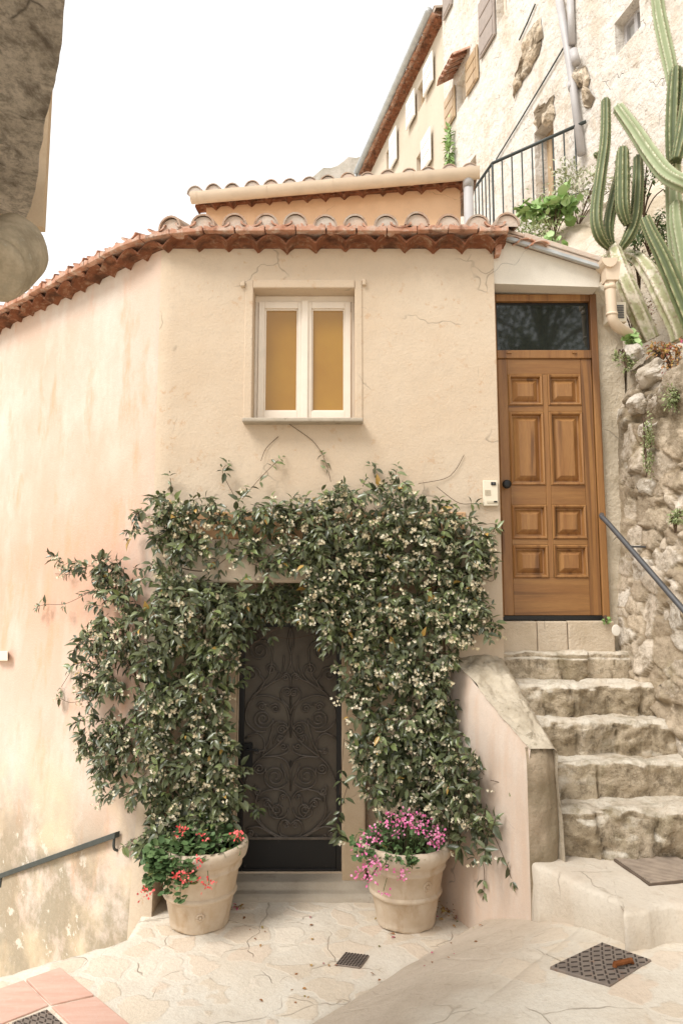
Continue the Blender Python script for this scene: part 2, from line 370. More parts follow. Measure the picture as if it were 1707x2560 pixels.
mt['potsoil'] = simple('potting_soil', (.05, .035, .022), .95, .1, .4, 30, .6)
M = Mat('old_balcony_stone', .92, .12)
c = M.mix(M.ramp(M.noise(7, 8, .7), [(.38, 0.), (.62, 1.)]), (.78, .70, .60), (.60, .53, .44))
c = M.mix(M.ramp(M.noise(5, 9, .72, M.map((1.4, .8, 1))), [(.50, 0.), (.64, .9)]), c, (.16, .13, .10))
c = M.mix(M.ramp(M.noise(9, 7, .7), [(.60, 0.), (.70, .5)]), c, (.46, .43, .34))
c = M.mix(M.ramp(M.noise(26, 8, .75), [(.47, 0.), (.62, .7)]), c, (.24, .20, .155))
crw = M.t.nodes.new('ShaderNodeVectorMath'); crw.operation = 'ADD'; crs_ = M.t.nodes.new('ShaderNodeVectorMath'); crs_.operation = 'SCALE'; M.L(M.noisec(7), crs_.inputs[0]); crs_.inputs['Scale'].default_value = .12; M.L(M.geo, crw.inputs[0]); M.L(crs_.outputs[0], crw.inputs[1])
cr = M.ramp(M.voro(2.4, 'DISTANCE_TO_EDGE', crw.outputs[0]), [(0., 1.), (.016, 0.)])
c = M.mix(M.math('MULTIPLY', cr, M.ramp(M.noise(3, 5, .6), [(.53, 0.), (.60, .8)])), c, (.05, .04, .03))
c = M.mix(M.ramp(M.noise(70, 6, .75), [(.50, 0.), (.64, .5)]), c, (.30, .26, .21))
M.col(c); M.bump(M.noise(40, 9, .8), 1.0, .04); mt['balcony'] = M.m
M = Mat('corbel_stone', .92, .12)
c = M.mix(M.ramp(M.noise(9, 8, .7), [(.38, 0.), (.62, 1.)]), (.58, .49, .36), (.36, .30, .21))
c = M.mix(M.ramp(M.noise(18, 7, .7), [(.58, 0.), (.70, .6)]), c, (.60, .55, .44)); M.col(c); M.bump(M.noise(26, 9, .75), .9, .03); mt['corbel'] = M.m

def leafmat(name, stops, rough=.38, spec=.5, trans=.0):
    M = Mat(name, rough, spec)
    c = M.ramp(M.attr('tint'), stops)
    c = M.mix(M.ramp(M.noise(60, 3, .6), [(.4, 0.), (.8, .3)]), c, tuple(x*1.35 for x in stops[1][1]))
    M.col(c); return M.m
mt['jasleaf'] = leafmat('jasmine_leaf', [(0., (.048, .058, .026)), (.4, (.090, .105, .048)), (.78, (.146, .160, .078)), (.90, (.17, .20, .08)), (.965, (.17, .22, .07)), (1., (.45, .27, .06))], .32, .55)
mt['blossom'] = leafmat('jasmine_blossom', [(0., (.56, .46, .27)), (.4, (.68, .60, .42)), (1., (.80, .76, .62))], .7, .2)
mt['stem'] = simple('woody_stem', (.11, .07, .045), .8, .2, .3, 20, .3)
mt['gerleaf'] = leafmat('geranium_leaf', [(0., (.055, .10, .035)), (.5, (.10, .165, .06)), (.93, (.17, .25, .10)), (1., (.28, .22, .06))], .55, .3)
mt['redpetal'] = leafmat('red_petal', [(0., (.70, .06, .06)), (.5, (.80, .10, .10)), (1., (.84, .22, .20))], .6, .3)
mt['pinkpetal'] = leafmat('pink_petal', [(0., (.66, .12, .30)), (.5, (.78, .20, .42)), (1., (.84, .40, .56))], .6, .3)
mt['bushleaf'] = leafmat('bush_leaf', [(0., (.16, .20, .08)), (.5, (.24, .28, .12)), (1., (.36, .38, .20))], .6, .3)
mt['brightleaf'] = leafmat('bright_leaf', [(0., (.20, .32, .10)), (.5, (.28, .42, .15)), (1., (.42, .54, .26))], .55, .3)
mt['greyleaf'] = leafmat('silvery_leaf', [(0., (.28, .30, .18)), (.5, (.38, .40, .26)), (1., (.50, .50, .36))], .65, .2)
mt['darkleaf'] = leafmat('ivy_leaf', [(0., (.06, .11, .04)), (.5, (.10, .17, .06)), (1., (.20, .27, .10))], .5, .4)
mt['litter'] = leafmat('dry_leaf', [(0., (.16, .08, .04)), (.4, (.34, .16, .07)), (.7, (.50, .33, .10)), (.85, (.10, .16, .05)), (1., (.62, .14, .25))], .8, .1)
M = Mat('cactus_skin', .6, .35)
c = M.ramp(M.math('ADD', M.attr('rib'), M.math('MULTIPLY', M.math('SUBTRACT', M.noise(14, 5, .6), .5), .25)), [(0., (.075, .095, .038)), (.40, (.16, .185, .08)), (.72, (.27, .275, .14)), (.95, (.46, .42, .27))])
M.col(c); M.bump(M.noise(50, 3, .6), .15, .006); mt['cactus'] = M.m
M = Mat('corky_cactus_skin', .8, .2)
c = M.ramp(M.math('ADD', M.attr('rib'), M.math('MULTIPLY', M.math('SUBTRACT', M.noise(10, 6, .7), .5), .7)), [(0., (.34, .34, .19)), (.4, (.52, .49, .34)), (.75, (.68, .62, .50)), (1., (.52, .38, .28))])
c = M.mix(M.ramp(M.noise(26, 6, .7), [(.54, 0.), (.62, .8)]), c, (.27, .21, .14)); c = M.mix(M.ramp(M.noise(9, 5, .6), [(.5, 0.), (.62, .7)]), c, (.70, .62, .52))
M.col(c); M.bump(M.noise(30, 5, .65), .4, .012); mt['corky'] = M.m
M = Mat('pale_cactus_skin', .7, .25)
c = M.ramp(M.math('ADD', M.attr('rib'), M.math('MULTIPLY', M.math('SUBTRACT', M.noise(14, 5, .6), .5), .3)), [(0., (.25, .29, .16)), (.5, (.37, .40, .25)), (.95, (.58, .58, .42))])
M.col(c); mt['palecactus'] = M.m
mt['spine'] = simple('cactus_spine', (.52, .45, .32), .8, .2)
M = Mat('far_rock', .95, .1); M.col(M.mix(M.ramp(M.noise(.25, 7, .7), [(.4, 0.), (.62, 1.)]), (.42, .37, .31), (.30, .27, .21))); M.bump(M.noise(.5, 7, .7), .8, 1.0); mt['hill'] = M.m

# ------------------------------------------------------------------ foliage meshes
def unit(a): return a / (np.linalg.norm(a, axis=-1, keepdims=True) + 1e-9)
LEAF = np.array([(0,0,0),(.30,.40,.07),(.30,0,-.02),(.30,-.40,.07),(.62,.36,.03),(.62,0,-.07),(.62,-.36,.03),(1,0,-.20)])
LEAFF = [(0,2,1),(0,3,2),(1,2,5,4),(2,3,6,5),(4,5,7),(5,6,7)]
def leaves(o, d, n, ln, wd, tmpl=LEAF, faces=LEAFF, tint=None):
    """N leaves -> verts, faces, tint"""
    o = np.asarray(o); d = unit(np.asarray(d)); n = np.asarray(n); sdir = unit(np.cross(d, n)); n = np.cross(sdir, d)
    ln = np.asarray(ln)[:, None, None]; wd = np.asarray(wd)[:, None, None]
    T = tmpl[None]
    V = o[:, None] + d[:, None]*T[..., 0:1]*ln + sdir[:, None]*T[..., 1:2]*wd + n[:, None]*T[..., 2:3]*ln
    k = tmpl.shape[0]; N = len(o)
    F = [tuple(i*k + j for j in f) for i in range(N) for f in faces]
    t = np.repeat(np.asarray(tint), k)
    return V.reshape(-1, 3), F, t
a5 = np.arange(10) * math.pi / 5
ROUND = np.concatenate([[(0.5,0,-.06)], np.stack([.5+.5*np.cos(a5)*np.where(np.arange(10)%2, .86, 1), .5*np.sin(a5)*np.where(np.arange(10)%2, .86, 1)*2*.5, .05*np.ones(10)], 1)])
ROUNDF = [(0, 1+i, 1+(i+1) % 10) for i in range(10)]
PETAL = np.array([(0,0,0),(.6,.32,.06),(1,0,0),(.6,-.32,.06)]); PETALF = [(0,1,2,3)]
def rdir(n): return unit(rng.normal(size=(n, 3)))

# ------------------------------------------------------------------ the big setting: ground, hills
_a = dZ(1085, 2135, .20); _b = dZ(735, 2351, .20)
LN0 = np.array((_a.x, _a.y)); LND = LN0 - np.array((_b.x, _b.y)); LND /= np.linalg.norm(LND); LNN = np.array((LND[1], -LND[0]))
E0 = dZ(335, 2148, .17); E1 = dZ(0, 2242, .17)
EDv = np.array((E1.x-E0.x, E1.y-E0.y)); EDv /= np.linalg.norm(EDv); EDn = np.array((-EDv[1], EDv[0]))
if EDn[1] < 0: EDn = -EDn
def ramp_z(d):
    return float(np.interp(d, [0, .001, .09, .0905, .45, .8, 1.0, 3], [.17, .225, .232, .295, .455, .58, .62, .72]))
def ground_z(x, y):
    d = (x-LN0[0])*LNN[0] + (y-LN0[1])*LNN[1]
    z = .17
    if d > 0: z = ramp_z(d)
    e = (x-E0.x)*EDn[0] + (y-E0.y)*EDn[1]
    if e > 0 and x < -1.42:
        z -= .9*sstep(0, .06, e) + .35*max(0, -1.4-x)*sstep(0, .1, e)
    return z
xs = np.concatenate([np.linspace(-30, -4, 9), np.arange(-3.6, 3.4, .04), np.linspace(3.6, 12, 6)])
ys = np.concatenate([np.linspace(-14, 1.5, 8), np.arange(1.8, 5.68, .04), np.linspace(5.8, 8, 4)])
V = []; pav = []; rmp = []
for y in ys:
    for x in xs:
        d = (x-LN0[0])*LNN[0] + (y-LN0[1])*LNN[1]
        V.append((x, y, ground_z(x, y) - (.035 if -.05 < d < .90 else 0) + .010*fbm(x*2.2, y*2.2, 1) + .004*fbm(x*9, y*9, 2)))
        rmp.append(sstep(-.02, .02, d) * (1 - sstep(.75, 1.0, d + .12*fbm(x*2, y*2, 5))))
        pav.append(1.0)
nx = len(xs)
F = [(j*nx+i, j*nx+i+1, (j+1)*nx+i+1, (j+1)*nx+i) for j in range(len(ys)-1) for i in range(nx-1)]
tag(mesh('street_paving', V, F, mt['paving'], smooth=True, attr={'paved': pav, 'ramp': rmp}), 'pale stone and cement paving with a smooth sloping ramp before the house', 'paving', kind='structure')
tag(MB().box(-400, 400, -400, 400, -3.4, -3.3).build('ground', mt['soil']), 'wide ground under the village lane', 'ground', kind='structure')
V = []; da = [0, 0, .004, .04, .084, .088, .090, .094, .13, .2, .3, .4, .5, .6, .7, .8, .9, 1.0]; dzz = [.10, .213, .223, .226, .230, .233, .280, .293]
sa = np.arange(-5.2, .62, .05)
for q in sa:
    wob = .012*fbm(q*1.9, 4, 2) + .005*fbm(q*9, 1, 2); f1 = sstep(-1.0, -.15, q)
    for i, d in enumerate(da):
        zz_ = dzz[i] if i < 8 else ramp_z(d); dd = d + wob*(1 - min(1, d))
        if i < 5: dd = d*f1 + .075*(1-f1) + wob
        x, y = LN0 + LND*q + LNN*dd; V.append((x, y, zz_ + (.006*fbm(x*3, y*3, 1) + .003*fbm(x*14, y*14, 2) - .012*sstep(.8, 1, d) if i > 6 else .004*fbm(x*12, y*12, 3))))
m_ = len(da); F = [(i*m_+j, (i+1)*m_+j, (i+1)*m_+j+1, i*m_+j+1) for i in range(len(sa)-1) for j in range(m_-1)]
o = mesh('concrete_ramp', V, F, mt['paving'], attr={'paved': [1.]*len(V), 'ramp': [1 - sstep(.6, .95, d + .12*fbm(i*.3, d*4, 5)) for i in range(len(sa)) for d in da]}); autosmooth(o, 38)
tag(o, 'smooth sloping concrete strip with two low edges rising beside the parapet', 'ramp', kind='structure')
# far rocky hill
V = []; n = 60
for j in range(14):
    for i in range(n):
        x = -46 + i*1.5; f = j/13.
        prof = [(-46, 0), (-13.2, 60), (-12, 88.5), (-10, 90.5), (-5, 93), (0, 95.5), (7, 98.5), (16, 102), (30, 90), (46, 10)]
        zt = np.interp(x, [p[0] for p in prof], [p[1] for p in prof])
        V.append((x + 1.0*fbm(x*.2, j, 3), 110 + 30*f**1.5 + 2.0*fbm(x*.1, f*3, 1), -3 + (zt+3)*f**.8 + 1.2*fbm(x*.35, f*6, 2)*f))
F = [(j*n+i, j*n+i+1, (j+1)*n+i+1, (j+1)*n+i) for j in range(13) for i in range(n-1)]
tag(mesh('hills', V, F, mt['hill'], smooth=False), 'grey brown rocky hilltop far behind the roofs', 'hill', kind='structure')

# ------------------------------------------------------------------ generic wall with holes in a plane
def holed(mb, P, U, N, u, z, holes, depth, m=0, mr=None, step=None):
    """front at P + U*u + z ; holes [(u0,u1,z0,z1)]; reveals go along -N by depth"""
    us = sorted(set([u[0], u[1]] + [h[i] for h in holes for i in (0, 1)]))
    zs = sorted(set([z[0], z[1]] + [h[i] for h in holes for i in (2, 3)]))
    if step:
        us = sorted(set(us + list(np.arange(u[0], u[1], step)))); zs = sorted(set(zs + list(np.arange(z[0], z[1], step))))
    pt = lambda a, b, d=0: Vector((P[0]+U[0]*a-N[0]*d, P[1]+U[1]*a-N[1]*d, b))
    for i in range(len(us)-1):
        for j in range(len(zs)-1):
            cu, cz = (us[i]+us[i+1])/2, (zs[j]+zs[j+1])/2
            if us[i+1]-us[i] < 1e-6 or zs[j+1]-zs[j] < 1e-6: continue
            if any(h[0] < cu < h[1] and h[2] < cz < h[3] for h in holes): continue
            mb.add([pt(us[i], zs[j]), pt(us[i+1], zs[j]), pt(us[i+1], zs[j+1]), pt(us[i], zs[j+1])], [(0,1,2,3)], m)
    for h in holes:
        dd = h[4] if len(h) > 4 else depth
        a, b, cz, d = h[:4]
        for (p, q) in (((a,cz),(a,d)), ((a,d),(b,d)), ((b,d),(b,cz)), ((b,cz),(a,cz))):
            mb.add([pt(*p), pt(*q), pt(*q, dd), pt(*p, dd)], [(0,1,2,3)], m if mr is None else mr)
    return mb

# ------------------------------------------------------------------ the village house
YF = 5.2
house = thing('village_house', (-.1, 5.6, .17), 'cream and pink rendered house with terracotta eave and ochre window panes', 'house')
LD = np.array((-.780, .626)); LNo = np.array((-.626, -.780)); CR = np.array((-1.43, YF))
XR = 1.215; ZT = 5.165
w = MB()
holed(w, (0, YF), (1, 0), (0, -1), (-1.33, XR), (-.3, ZT), [(-.70, .105, 3.755, 4.83, .14), (-1.33, .78, -.3, 2.55, .36)], .14)
# left lane wall with a soft battered corner
def batter(z): return .13*max(0., (2.5-z)/2.5)
pl = []
for k in range(0, 17): pl.append((CR + LD*(4.3 - k*(4.2/16)), LNo, 0))
A = CR + LD*.1; B = np.array((-1.33, YF))
for k in range(1, 8):
    t = k/8; p = A*(1-t)**2 + 2*CR*t*(1-t) + B*t*t; nrm = LNo*(1-t) + np.array((0, -1))*t; pl.append((p, nrm/np.linalg.norm(nrm), 1 if t > .3 else 0))
pl.append((B, np.array((0, -1.)), 1))
zs = [-1.9, -1.2, -.6, -.3, -.1, .2, .5, .9, 1.3, 1.8, 2.2, 2.5, 2.55, 3, 3.5, 4, 4.5, ZT]
k0 = len(w.v); 
for z in zs:
    for (p, nrm, mm) in pl:
        b = batter(z); wob = .012*fbm(p[0]*1.2, p[1]*1.2, z*1.2)*(0 if (mm and z > 2.4) else 1)
        q = p + nrm*(b+wob) if not (np.allclose(p, B) and z >= 2.55) else p
        w.v.append((q[0], q[1], z)); w.a.append(0)
npl = len(pl)
for j in range(len(zs)-1):
    for i in range(npl-1):
        w.f.append((k0+j*npl+i, k0+j*npl+i+1, k0+(j+1)*npl+i+1, k0+(j+1)*npl+i)); w.m.append(0 if pl[i][2] else 1)
# alcove inner side following the battered corner, right return, back of the house
for j in range(len(zs)-1):
    if zs[j+1] <= 2.55:
        y0 = YF-batter(zs[j]); y1 = YF-batter(zs[j+1])
        w.add([(-1.331, y0, zs[j]), (-1.331, 5.56, zs[j]), (-1.331, 5.56, zs[j+1]), (-1.331, y1, zs[j+1])], [(0,1,2,3)], 0)
w.add([(XR, YF, 1.5), (XR, 6.2, 1.5), (XR, 6.2, ZT), (XR, YF, ZT)], [(0,1,2,3)], 0)
holed(w, (0, 5.56), (1, 0), (0, -1), (-1.33, .78), (-.3, 2.55), [(-.815, 0.0, .28, 2.185, .10)], .1)
w.add([(-1.33,5.2,2.55)]*0, [])
wall = w.build('wall', [mt['cream'], mt['pink']], house)
autosmooth(wall, 35)
# lintel over the alcove and ochre band above it
l = MB(); l.box(-1.345, .80, 5.165, 5.60, 2.50, 2.83); bevel(l.build('lintel', mt['cream'], house), .02, 3)
l = MB(); l.box(-1.33, .95, 5.192, 5.3, 2.833, 3.04); bevel(l.build('plaster_band', mt['band'], house, label='ochre strip of bare render above the lintel, darkened for recess shade'), .006)
# stone surround of the iron door, doorstep
l = MB(); l.box(.004, .185, 5.46, 5.60, .20, 2.27); l.box(-.90, -.82, 5.49, 5.60, .2, 2.27); l.box(-.818, .002, 5.475, 5.60, 2.19, 2.27)
bevel(l.build('door_surround', mt['stone_jamb'], house), .012, 2)
st = MB()
prof = [(5.30, .05), (5.30, .165), (5.315, .195), (5.345, .21), (5.40, .213), (5.44, .255), (5.62, .277), (5.62, .05)]
st.prism([(-1.15, a, b) for a, b in prof], (1.40, 0, 0))
bevel(st.build('doorstep', mt['sillstone'], house), .008, 2)

# iron door with scrollwork
YD = 5.60
def dz(zx, zy, Y=YD-.018):  return aY(560 + zx*.3401, 1500 + zy*.3401, Y)
frm = MB(); frm.box(-.815, -.772, YD-.03, YD+.03, .28, 2.185); frm.box(-.04, 0.0, YD-.03, YD+.03, .28, 2.185); frm.box(-.772, -.04, YD-.03, YD+.03, 2.15, 2.185); frm.box(-.772, -.04, YD-.028, YD+.03, .28, .30)
door = bevel(frm.build('iron_door', mt['black'], house, label='dark iron door with scrolled ironwork over a plain black kick plate'), .004)
MB().box(-.772, -.04, YD+.0, YD+.02, .535, 2.15).build('panel', mt['sheet'], door)
bevel(MB().box(-.772, -.04, YD-.02, YD+.015, .30, .515).build('kick_plate', mt['kick'], door), .004)
bevel(MB().box(-.772, -.04, YD-.035, YD+.01, .515, .534).build('cross_rail', mt['iron'], door), .003)
sw = MB(); CX = 490.
def mir(pts):
    for sgn in (1, -1):
        sw.tube([dz(CX + sgn*(x-CX), y) for x, y in pts], .0068, 6)
def spiral(cx, cy, r0, a0, turns, dr=1, r1=None, pre=()):
    r1 = r0*.16 if r1 is None else r1
    pts = list(pre); n = int(22*turns)
    for k in range(n+1):
        t = k/n; r = r0 + (r1-r0)*t**.8; a = R(a0) + dr*t*turns*2*math.pi
        pts.append((cx + r*math.cos(a), cy + r*math.sin(a)))
    mir(smooth_path2(pts, 2))
def smooth_path2(p, n=4): return [(v.x, v.y) for v in smooth_path([(x, y, 0) for x, y in p], n)]
def arc(*p): mir(smooth_path2(p, 6))
spiral(265, 372, 92, 0, 2.1, -1, pre=[(250,660),(330,560),(352,450)])
spiral(205, 545, 62, 10, 1.8, -1, pre=[(205,735),(280,640),(297,590)][:3])
spiral(345, 508, 48, 20, 1.8, -1, pre=[(240,690),(350,610),(405,540)])
arc((490,400), (486,470), (440,560), (330,620), (230,690), (180,770))
arc((440,410), (440,470), (425,540)); arc((490,205),(470,300),(488,400)); arc((160,250),(190,230),(240,240),(268,285))
spiral(453, 567, 32, -10, 1.7, -1, pre=[(490,640),(490,600)])
spiral(466, 682, 26, 10, 1.6, 1, pre=[(490,835),(470,780),(425,730),(418,680),(445,648),(480,652)])
spiral(285, 873, 78, 0, 2.2, 1, pre=[(270,1160),(330,1040),(360,930)])
arc((178,760), (240,712), (330,705), (430,750), (472,830), (478,930), (430,975)); arc((180,760),(160,840),(175,910),(240,965),(310,965))
spiral(280, 783, 36, 180, 1.8, 1, pre=[(330,760)]); spiral(378, 798, 40, 200, 1.8, 1, pre=[(325,775)])
arc((490,640), (490,800), (490,1010)); arc((475,960), (430,1030), (350,1100), (270,1160), (215,1220), (165,1330), (160,1400))
spiral(425, 955, 42, 0, 1.8, -1, pre=[(320,1090),(362,925),(410,895),(462,915)])
spiral(410, 1022, 28, -30, 1.6, -1, pre=[(360,1060),(385,990)]); spiral(437, 1078, 30, -20, 1.6, 1, pre=[(270,1160),(420,1140),(478,1105)])
spiral(240, 1110, 24, 0, 1.6, 1, pre=[(158,1015),(235,978),(292,1020),(300,1100)])
arc((270,1160), (360,1150), (450,1180), (488,1260), (488,1330))
spiral(375, 1300, 98, 20, 2.2, 1, pre=[(420,1210),(340,1215),(312,1260)][:1])
spiral(258, 1240, 46, 0, 1.8, 1, pre=[(310,1290),(305,1240)])
arc((490,1180),(490,1290),(490,1400))
spiral(435, 1450, 24, 180, 1.5, 1, pre=[(335,1540),(400,1510)]); spiral(388, 1540, 52, 90, 1.8, -1, pre=[(330,1500),(338,1580),(400,1608),(450,1590),(476,1530)][::-1])
spiral(316, 1500, 32, 0, 1.7, -1, pre=[(250,1480),(300,1455),(345,1480)])
arc((240,1440), (320,1400), (420,1400), (475,1450), (490,1510)); arc((245,1420),(225,1380),(235,1365)); spiral(250, 1410, 32, 0, 1.6, 1)
spiral(460, 1655, 28, 0, 1.7, -1, pre=[(490,1745),(420,1730),(400,1670),(430,1620),(470,1625)])
arc((242,1440), (232,1560), (290,1660), (400,1735), (490,1748)); arc((165,1680), (250,1668), (330,1710), (390,1745))
spiral(192, 1722, 20, 0, 1.5, 1, pre=[(170,1690),(210,1700)]); spiral(236, 1735, 15, 0, 1.4, 1); arc((190,1560),(240,1620),(310,1690),(400,1740))
sw.build('scrollwork', mt['iron'], door, smooth=True)
lk = MB(); p = dz(175, 1140, YD-.05); lk.box(p.x-.035, p.x+.035, YD-.06, YD-.02, p.z-.11, p.z+.09); lk.tube([(p.x, YD-.06, p.z+.05), (p.x, YD-.10, p.z+.05), (p.x+.09, YD-.10, p.z+.045)], .009, 8)
bevel(lk.build('lock_handle', mt['black'], door), .003)

# window
win = MB(); win.box(-.70, .105, 5.335, 5.40, 3.755, 3.80); win.box(-.70, .105, 5.335, 5.40, 4.775, 4.83); win.box(-.70, -.672, 5.335, 5.40, 3.80, 4.775); win.box(.077, .105, 5.335, 5.40, 3.80, 4.775)
wf = bevel(win.build('window', mt['white'], house, label='white two leaf casement window with ochre panes'), .005)
for (a, b) in ((-.669, -.303), (-.290, .074)):
    s = MB(); z0, z1 = 3.803, 4.772; t = .048
    s.box(a, a+t, 5.315, 5.37, z0, z1); s.box(b-t, b, 5.315, 5.37, z0, z1); s.box(a+t, b-t, 5.315, 5.37, z0, z0+.06); s.box(a+t, b-t, 5.315, 5.37, z1-.055, z1)
    for (q, r2) in ((.0, .012),):
        s.box(a+t, a+t+.012, 5.328, 5.36, z0+.06, z1-.055); s.box(b-t-.012, b-t, 5.328, 5.36, z0+.06, z1-.055)
        s.box(a+t+.012, b-t-.012, 5.328, 5.36, z0+.06, z0+.072); s.box(a+t+.012, b-t-.012, 5.328, 5.36, z1-.067, z1-.055)
    bevel(s.build('sash', mt['white'], wf), .004)
    MB().box(a+t+.004, b-t-.004, 5.345, 5.355, z0+.064, z1-.059).build('pane', mt['ochre'], wf)
bevel(MB().box(-.322, -.268, 5.300, 5.3145, 3.80, 4.78).build('mullion', mt['white'], wf), .006, 2)
ws = MB(); ws.box(-.76, .165, 5.10, 5.34, 3.725, 3.757); bevel(ws.build('window_sill', mt['sillstone'], wf), .008, 2)
ws = MB(); ws.box(-.765, -.70, 5.192, 5.21, 3.757, 4.90); ws.box(.105, .165, 5.192, 5.21, 3.757, 4.90); ws.box(-.70, .105, 5.185, 5.21, 4.832, 4.90)
ws.box(-.80, -.765, 5.17, 5.21, 4.84, 4.885); ws.box(.165, .195, 5.17, 5.21, 4.85, 4.90)
bevel(ws.build('window_surround', mt['white_plaster'] if False else mt['cream'], wf), .008, 2)

# ------------------------------------------------------------------ tiled eaves (path of points with outward normals)
def eave_path(pts, step):
    """resample polyline by arc length"""
    P = [np.array(p, float) for p in pts]; seg = [np.linalg.norm(P[i+1]-P[i]) for i in range(len(P)-1)]; T = sum(seg); out = []
    k = int(T/step)
    for i in range(k+1):
        d = i*T/k; j = 0
        while j < len(seg)-1 and d > seg[j]: d -= seg[j]; j += 1
        out.append((P[j] + (P[j+1]-P[j])*d/seg[j]))
    return out
def frames(path):
    fr = []
    for i, p in enumerate(path):
        t = path[min(i+1, len(path)-1)] - path[max(i-1, 0)]; t /= np.linalg.norm(t); fr.append((p, t, np.array((t[1], -t[0]))))
    return fr
def half_barrel(mb, p, t, n, z0, off0, off1, r0, r1, slope, up, m, thick=.014, seg=9, drop=0, jit=0, ky=.82):
    """barrel tile from offset off0 (outer end) to off1 (inner); up=1 convex up, -1 channel"""
    rows = []
    for (off, r) in ((off0, r0), (off1, r1)):
        for rr in (r, r-thick):
            row = []
            for k in range(seg+1):
                a = math.pi*k/seg; x = math.cos(a)*rr; zz = math.sin(a)*rr*ky*up
                q = p + t*(x+jit) + n*off
                row.append((q[0], q[1], z0 + zz + (off0-off)*slope + drop))
            rows.append(row)
    V = [v for r in rows for v in r]; k = seg+1
    q = lambda a, i: a*k+i
    F = []
    for i in range(seg):
        F += [(q(0,i), q(0,i+1), q(2,i+1), q(2,i)), (q(1,i+1), q(1,i), q(3,i), q(3,i+1)), (q(0,i+1), q(0,i), q(1,i), q(1,i+1)), (q(2,i), q(2,i+1), q(3,i+1), q(3,i))]
    F += [(q(0,0), q(2,0), q(3,0), q(1,0)), (q(0,seg), q(1,seg), q(3,seg), q(2,seg))]
    mb.add(V, F, m)
    return rows
def tiled_eave(parent, pts, z, sp, roofdepth, slope, ov=1.0, gz=0.0):
    path = eave_path(pts, sp/2.); fr = frames(path)
    roof = MB(); mort = MB(); gen = MB()
    r = sp*.40
    for i, (p, t, n) in enumerate(fr):
        jz = rnd.uniform(-.010, .012); jx = rnd.uniform(-.014, .014)
        if i % 2 == 0 and n[0] < -.42 and parent.name.startswith('village'): continue
        if i % 2 == 0:      # cover tile, convex up, with mortar plug
            half_barrel(roof, p, t, n, z+.030+jz, (.235+rnd.uniform(-.012, .012))*ov, -roofdepth, r*1.04, r*.85, slope, 1, 1, jit=jx, ky=1.08)
            half_barrel(roof, p, t, n, z+.075+jz, -.12, -roofdepth, r*1.04, r*.85, slope, 1, 1, jit=jx, ky=1.08)
            V = []; 
            for k in range(10):
                a = math.pi*k/9; q = p + t*(math.cos(a)*(r*.97)+jx) + n*.212*ov; V.append((q[0], q[1], z+.024+jz+math.sin(a)*r*.98))
            mort.add(V, [tuple(range(10))], 0)
        else:               # channel tile, concave up, longer
            half_barrel(roof, p, t, n, z+.055+jz, (.245+rnd.uniform(-.01, .01))*ov, -roofdepth, r*.9, r*.8, slope, -1, 0, thick=.016, jit=jx, ky=.55)
    # flat course of tile ends under the channels
    crs = MB()
    for i in range(len(fr)-1):
        if i % 2: continue
        p0, t0, n0 = fr[i]; p1, t1, n1 = fr[min(i+2, len(fr)-1)]
        o = (.262 + rnd.uniform(-.014, .014))*ov; g0 = rnd.uniform(.002, .007); a0 = p0 + n0*o + t0*g0; a1 = p1 + n1*(o+rnd.uniform(-.008, .008)*ov) - t1*g0; b0 = p0 - n0*.15; b1 = p1 - n1*.15; z0 = z-.022+rnd.uniform(-.007, .006); top = []; tb = []
        hgt = .044+rnd.uniform(-.005, .006); nq = 12
        for q in range(nq+1):
            f_ = q/nq; dip = .017*max(0, math.sin(math.pi*min(1, max(0, (f_-.12)/.30))))+.017*max(0, math.sin(math.pi*min(1, max(0, (f_-.58)/.30))))
            pa = a0+(a1-a0)*f_; pb = b0+(b1-b0)*f_; zt = z0+hgt-dip; top.append((pa[0], pa[1], zt)); tb.append((pb[0], pb[1], zt))
        k = nq+1; Vv = [(a0[0],a0[1],z0), (a1[0],a1[1],z0), (b1[0],b1[1],z0), (b0[0],b0[1],z0)] + top + tb
        crs.add(Vv, [(0, 1) + tuple(range(4+nq, 3, -1)), (0, 3, 2, 1), (0, 4, 4+k, 3), (1, 2, 4+k+nq, 4+nq)] + [(4+q, 5+q, 5+q+k, 4+q+k) for q in range(nq)], 0)
    ro = roof.build('roof', [mt['tile'], mt['oldtile']], parent); autosmooth(ro, 50)
    mort.build('mortar', mt['mortar'], ro)
    bevel(crs.build('tile_course', mt['tile'], ro), .004)
    # corbelled wave of barrel tiles seen from below
    path2 = eave_path(pts, sp/16.); f2 = frames(path2); rows = []
    for (off, dz_, th) in ((-.06, 0, 0), (.10*ov, .012, 0), (.192*ov, .022, 0), (.192*ov, .022, .016), (-.06, 0, .016)):
        row = []
        for i, (p, t, n) in enumerate(f2):
            ph = i/len(f2)*len(fr)/2; kk = ph - math.floor(ph); arch = abs(math.sin(math.pi*kk))**.75
            q = p + n*(off + .012*math.sin(math.floor(ph)*7.3)*(1 if off > .15 else 0)); row.append((q[0], q[1], z - .165 + gz + dz_ + th + arch*((.082 if gz < .02 else .076)+.010*math.sin(math.floor(ph)*3.7)) + .010*math.sin(math.floor(ph)*5.1) + .004*fbm(q[0]*9, q[1]*9, 3)))
        rows.append(row)
    nr = len(rows[0]); gen.add([v for r_ in rows for v in r_], [(a*nr+i, a*nr+i+1, (a+1)*nr+i+1, (a+1)*nr+i) for a in range(4) for i in range(nr-1)], 0)
    sl = MB()
